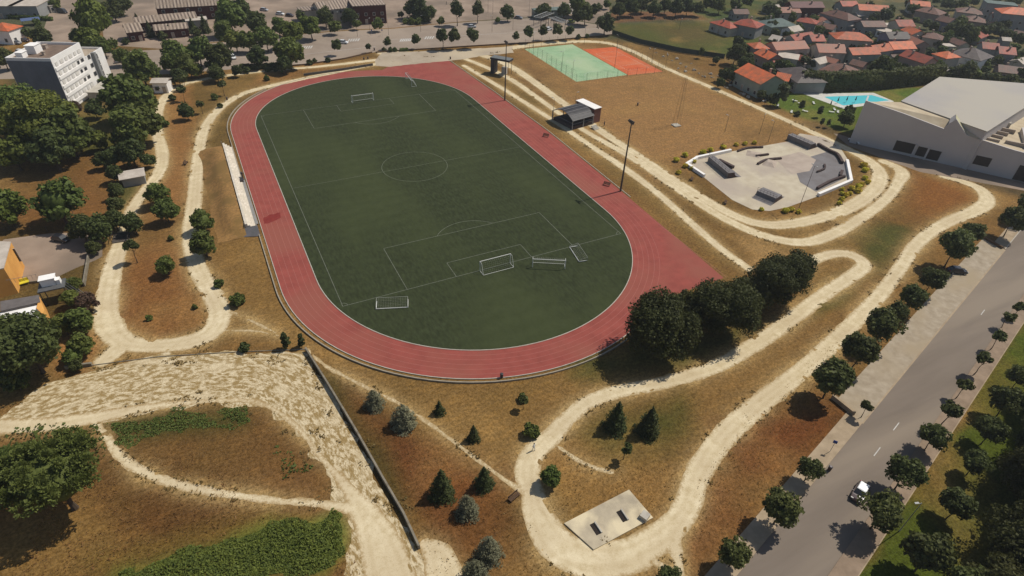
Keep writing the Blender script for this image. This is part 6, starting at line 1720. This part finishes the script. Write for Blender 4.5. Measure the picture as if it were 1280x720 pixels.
# ------------------------------------------------------------------ street and park furniture
def bench(u, v, a, label, group='benches and bins'):
    p = at(u, v); root = empty('park_bench', (p.x, p.y, 0), a); props(root, label, 'bench', group)
    mw = mat('bench_wood', (.12, .07, .04), scale=3)
    m = MB(); [m.box((0, -.2 + .16 * k, .45), (1.9, .12, .05)) for k in range(4)]; m.build('seat', mw, root)
    m = MB(); [m.box((0, .38, .6 + .16 * k), (1.9, .05, .11)) for k in range(3)]; m.build('backrest', mw, root)
    for s in (-1, 1):
        m = MB(); m.box((s * .8, .05, .22), (.08, .55, .42)); m.box((s * .8, .36, .6), (.08, .06, .7)); m.build('leg', M_rail, root)


bench(758, 232, -.9, 'dark bench beside the lower right straight, left of the mast'); bench(682, 171, -.9, 'dark bench beside the middle of the right straight'); bench(643, 623, .3, 'dark bench at the lower end of the thin footpath')
bench(233, 205, 1.2, 'dark bench beside the upper left path'); bench(865, 225, .7, 'dark bench on the bank left of the skate park'); bench(907, 254, .7, 'dark bench on the bank below the skate park'); bench(903, 184, .4, 'dark bench above the left corner of the skate park')


def bin_(u, v, label):
    p = at(u, v); root = empty('litter_bin', (p.x, p.y, 0)); props(root, label, 'litter bin', 'litter bins')
    m = MB(); m.tube((0, 0, .05), (0, 0, .95), .26, .3, n=10); m.build('body', M_dark, root); m = MB(); m.tube((0, 0, .96), (0, 0, 1.04), .32, .2, n=10); m.build('lid', M_rail, root)


bin_(627, 472, 'small dark bin on the outer edge of the lower bend'); bin_(284, 125, 'small dark bin beside the upper left path'); bin_(563, 74, 'dark bin at the top right corner of the track'); bin_(455, 75, 'dark bin left of the forecourt'); bin_(460, 74, 'dark bin just left of the forecourt, the nearer of two') ; bin_(468, 63, 'black post bin at the left corner of the forecourt')
bin_(1036, 588, 'brown bin on the left sidewalk of the street'); bin_(353, 92, 'small bin between the two upper left paths'); bin_(797, 132, 'black box standing alone in the tan field')


def person(u, v, top_, label, a=0.0, walk=.2):
    p = at(u, v); root = empty('person', (p.x, p.y, 0), a); props(root, label, 'person')
    me = bpy.data.meshes.new('body'); H_ = 1.72
    J = [((0, 0, .93), .135), ((0, .0, 1.12), .125), ((0, 0, 1.38), .15), ((0, 0, 1.5), .06), ((0, .01, 1.62), .10), ((0, .01, 1.70), .07),
         ((-.17, 0, 1.40), .06), ((-.22, .08, 1.14), .045), ((-.2, .2, .95), .035), ((.17, 0, 1.40), .06), ((.22, -.08, 1.14), .045), ((.2, .02, .93), .035),
         ((-.09, walk * .5, .52), .075), ((-.10, walk * .6, .08), .05), ((-.10, walk * .6 + .14, .04), .04), ((.09, -walk * .4, .52), .075), ((.10, -walk, .10), .05), ((.10, -walk + .14, .04), .04), ((-.09, 0, .86), .10), ((.09, 0, .86), .10)]
    E_ = [(0, 1), (1, 2), (2, 3), (3, 4), (4, 5), (2, 6), (6, 7), (7, 8), (2, 9), (9, 10), (10, 11), (0, 18), (18, 12), (12, 13), (13, 14), (0, 19), (19, 15), (15, 16), (16, 17)]
    bm = bmesh.new(); sk = bm.verts.layers.skin.verify(); vv = [bm.verts.new(j[0]) for j in J]
    for a_, b_ in E_: bm.edges.new((vv[a_], vv[b_]))
    for i, j in enumerate(J): vv[i][sk].radius = (j[1], j[1])
    vv[0][sk].use_root = True
    bm.to_mesh(me); bm.free(); me.update()
    o = link(bpy.data.objects.new('body', me)); o.parent = root
    o.modifiers.new('skin', 'SKIN')
    o.modifiers.new('sub', 'SUBSURF').levels = 1
    me.materials.append(top_)
    m = MB(); vs, fs = lump((0, 0, 1.72), (.11, .12, .09)); m.add(vs, fs); m.build('hair', mat('hair', (.03, .02, .015)), root)


M_shw = mat('shirt_white', (.7, .7, .68)); M_shd = mat('shirt_dark', (.04, .04, .05)); M_shr = mat('shirt_red', (.3, .05, .05))
person(667, 563, M_shw, 'person in a white top standing on the lower path beside the brown slope', .4)
person(755, 158, M_shd, 'person in dark clothes standing on the pale path right of the stage', .4)
person(468, 62, M_shd, 'person in dark clothes at the gate of the forecourt') if False else None
person(343, 62, M_shr, 'person in a red top on the avenue pavement under the trees', 1.0)
person(482, 30, M_shd, 'person in dark clothes on the pavement near the library', 1.0)
person(558, 6, M_shd, 'person in dark clothes on the square near the top edge', 1.0)

# pale stones and rubble heaps beside the outer path
M_stone = mat('pale_stone', (.55, .49, .40), (.36, .31, .24), scale=1.5, rough=.9)
sp = [(812, 61), (820, 66), (829, 71), (846, 74), (851, 80), (858, 84), (840, 76), (864, 80), (868, 88), (848, 86), (857, 90), (873, 92), (890, 97), (900, 100), (905, 103), (912, 107), (897, 95), (888, 93), (880, 96), (930, 119), (936, 122), (926, 117), (908, 110), (915, 103), (835, 69)]
rot = []
for k in range(3):
    m = MB()
    for q in range(5):
        vs, fs = lump((NPR.uniform(-1, 1), NPR.uniform(-.8, .8), .3), (NPR.uniform(.35, .8), NPR.uniform(.3, .6), NPR.uniform(.3, .6)), 6, 4, .3); m.add(vs, fs)
    me = m.build('boulder_pile', M_stone); rot.append(me)
sp.sort()
for i, (u, v) in enumerate(sp):
    p = at(u, v)
    o = rot[i % 3] if i < 3 else link(rot[i % 3].copy())
    o.location = (p.x, p.y, 0); o.rotation_euler.z = rnd.uniform(0, 6); s_ = rnd.uniform(.4, .8); o.scale = (s_, s_, s_)
    props(o, 'pale stone heap between the outer path and the fence, ' + ordinal(i, len(sp)), 'stone heap', 'stone heaps beside the outer path')
# sun loungers and towels on the pool lawn
for i, (u, v) in enumerate(sorted([(994, 127), (1001, 130), (1017, 130), (1007, 140), (1040, 141), (1047, 141), (1043, 138), (972, 133), (955, 127), (989, 141), (1051, 135)])):
    p = at(u, v); root = empty('sun_lounger', (p.x, p.y, 0), rnd.uniform(0, 3)); props(root, 'white sun lounger on the pool lawn, ' + ordinal(i, 11), 'sun lounger', 'sun loungers on the pool lawn')
    m = MB(); m.box((0, 0, .35), (1.4, .7, .08)); m.box((.95, 0, .5), (.6, .7, .08)); m.build('bed', M_goal, root)
    m = MB(); [m.box((x_, y_, .17), (.06, .06, .34)) for x_ in (-.6, .6) for y_ in (-.28, .28)]; m.build('legs', M_goal, root)
for i, (u, v) in enumerate(((993, 124), (1049, 122), (1060, 121), (1071, 121), (1040, 126))):
    p = at(u, v, 2.2); root = empty('parasol', (p.x, p.y, 0)); props(root, 'folded dark parasol beside the pool, ' + ordinal(sorted([993, 1049, 1060, 1071, 1040]).index(u), 5), 'parasol', 'parasols by the pool')
    m = MB(); m.tube((0, 0, 0), (0, 0, 2.6), .04); m.build('pole', M_pole, root); m = MB(); m.tube((0, 0, 1.0), (0, 0, 2.5), .28, .06, n=8); m.build('canopy', mat('canopy_dark', (.05, .09, .10)), root)
# traffic signs etc. near the crossings
for i, (u, v) in enumerate(((465, 45), (478, 45), (1037, 565))):
    p = at(u, v); root = empty('road_sign', (p.x, p.y, 0), .6); props(root, ('blue square road sign at the avenue crossing, left one', 'blue square road sign at the avenue crossing, right one', 'small brown sign post lying by the left sidewalk kerb')[i], 'road sign', None)
    m = MB(); m.tube((0, 0, 0), (0, 0, 2.4), .04); m.build('pole', M_polel, root); m = MB(); m.box((0, 0, 2.5), (.05, .6, .6)); m.build('plate', mat('sign_blue', (.04, .08, .3)), root)
p = at(38, 25, 2); root = empty('blue_tarp_shelter', (p.x, p.y, 0), .2); props(root, 'blue tarpaulin shelter in the top left garden', 'shelter')
m = MB(); m.prism([(-3.5, -2), (3.5, -2), (3.5, 2), (-3.5, 2)], [2.2, 2.2, 2.5, 2.5], [2.28, 2.28, 2.58, 2.58]); m.build('tarp', mat('tarp_blue', (.10, .14, .26)), root)
for x_, y_ in ((-3.3, -1.8), (3.3, -1.8), (3.3, 1.8), (-3.3, 1.8)):
    m = MB(); m.tube((x_, y_, 0), (x_, y_, 2.2), .06); m.build('post', M_pole, root)

# thin summer haze over the far side of the town
m = MB(); m.box((0, 0, 47), (3100, 3100, 96)); hz = m.build('haze', None); hz['kind'] = 'stuff'; hz['label'] = 'thin pale summer haze over the whole site'
hm = bpy.data.materials.new('haze'); hm.use_nodes = True; nt = hm.node_tree; nt.nodes.clear()
vo = nt.nodes.new('ShaderNodeOutputMaterial'); pv = nt.nodes.new('ShaderNodeVolumePrincipled'); pv.inputs['Density'].default_value = .00018; pv.inputs['Color'].default_value = (.86, .9, .95, 1)
pv.inputs['Anisotropy'].default_value = .2
nt.links.new(pv.outputs[0], vo.inputs['Volume']); hz.data.materials.append(hm)
for (u, v, du, dv, pm_, lb) in ((540, 12, 4, .3, PW_, 'white car parked on the square left of the tree cluster'), (648, 22, 4, .4, PG_, 'grey car on the square beyond the avenue'), (590, 33, 4, -.3, PS_, 'silver car driving on the avenue, centre'),
                                (350, 17, 4, .4, PW_, 'white car at the school parking, upper row'), (362, 19, 4, .4, PR_, 'maroon car at the school parking, upper row'), (330, 12, 4, .4, PS_, 'silver car at the school parking near the top edge'),
                                (238, 72, 4, -.6, PS_, 'silver car on the avenue among the left trees'), (1207, 327, 5, -4, PG_, 'grey car in the upper end of the cobbled bay') if False else (150, 76, 4, -.6, PG_, 'grey car on the avenue near the white apartment block')):
    car(u, v, du, dv, pm_, lb)
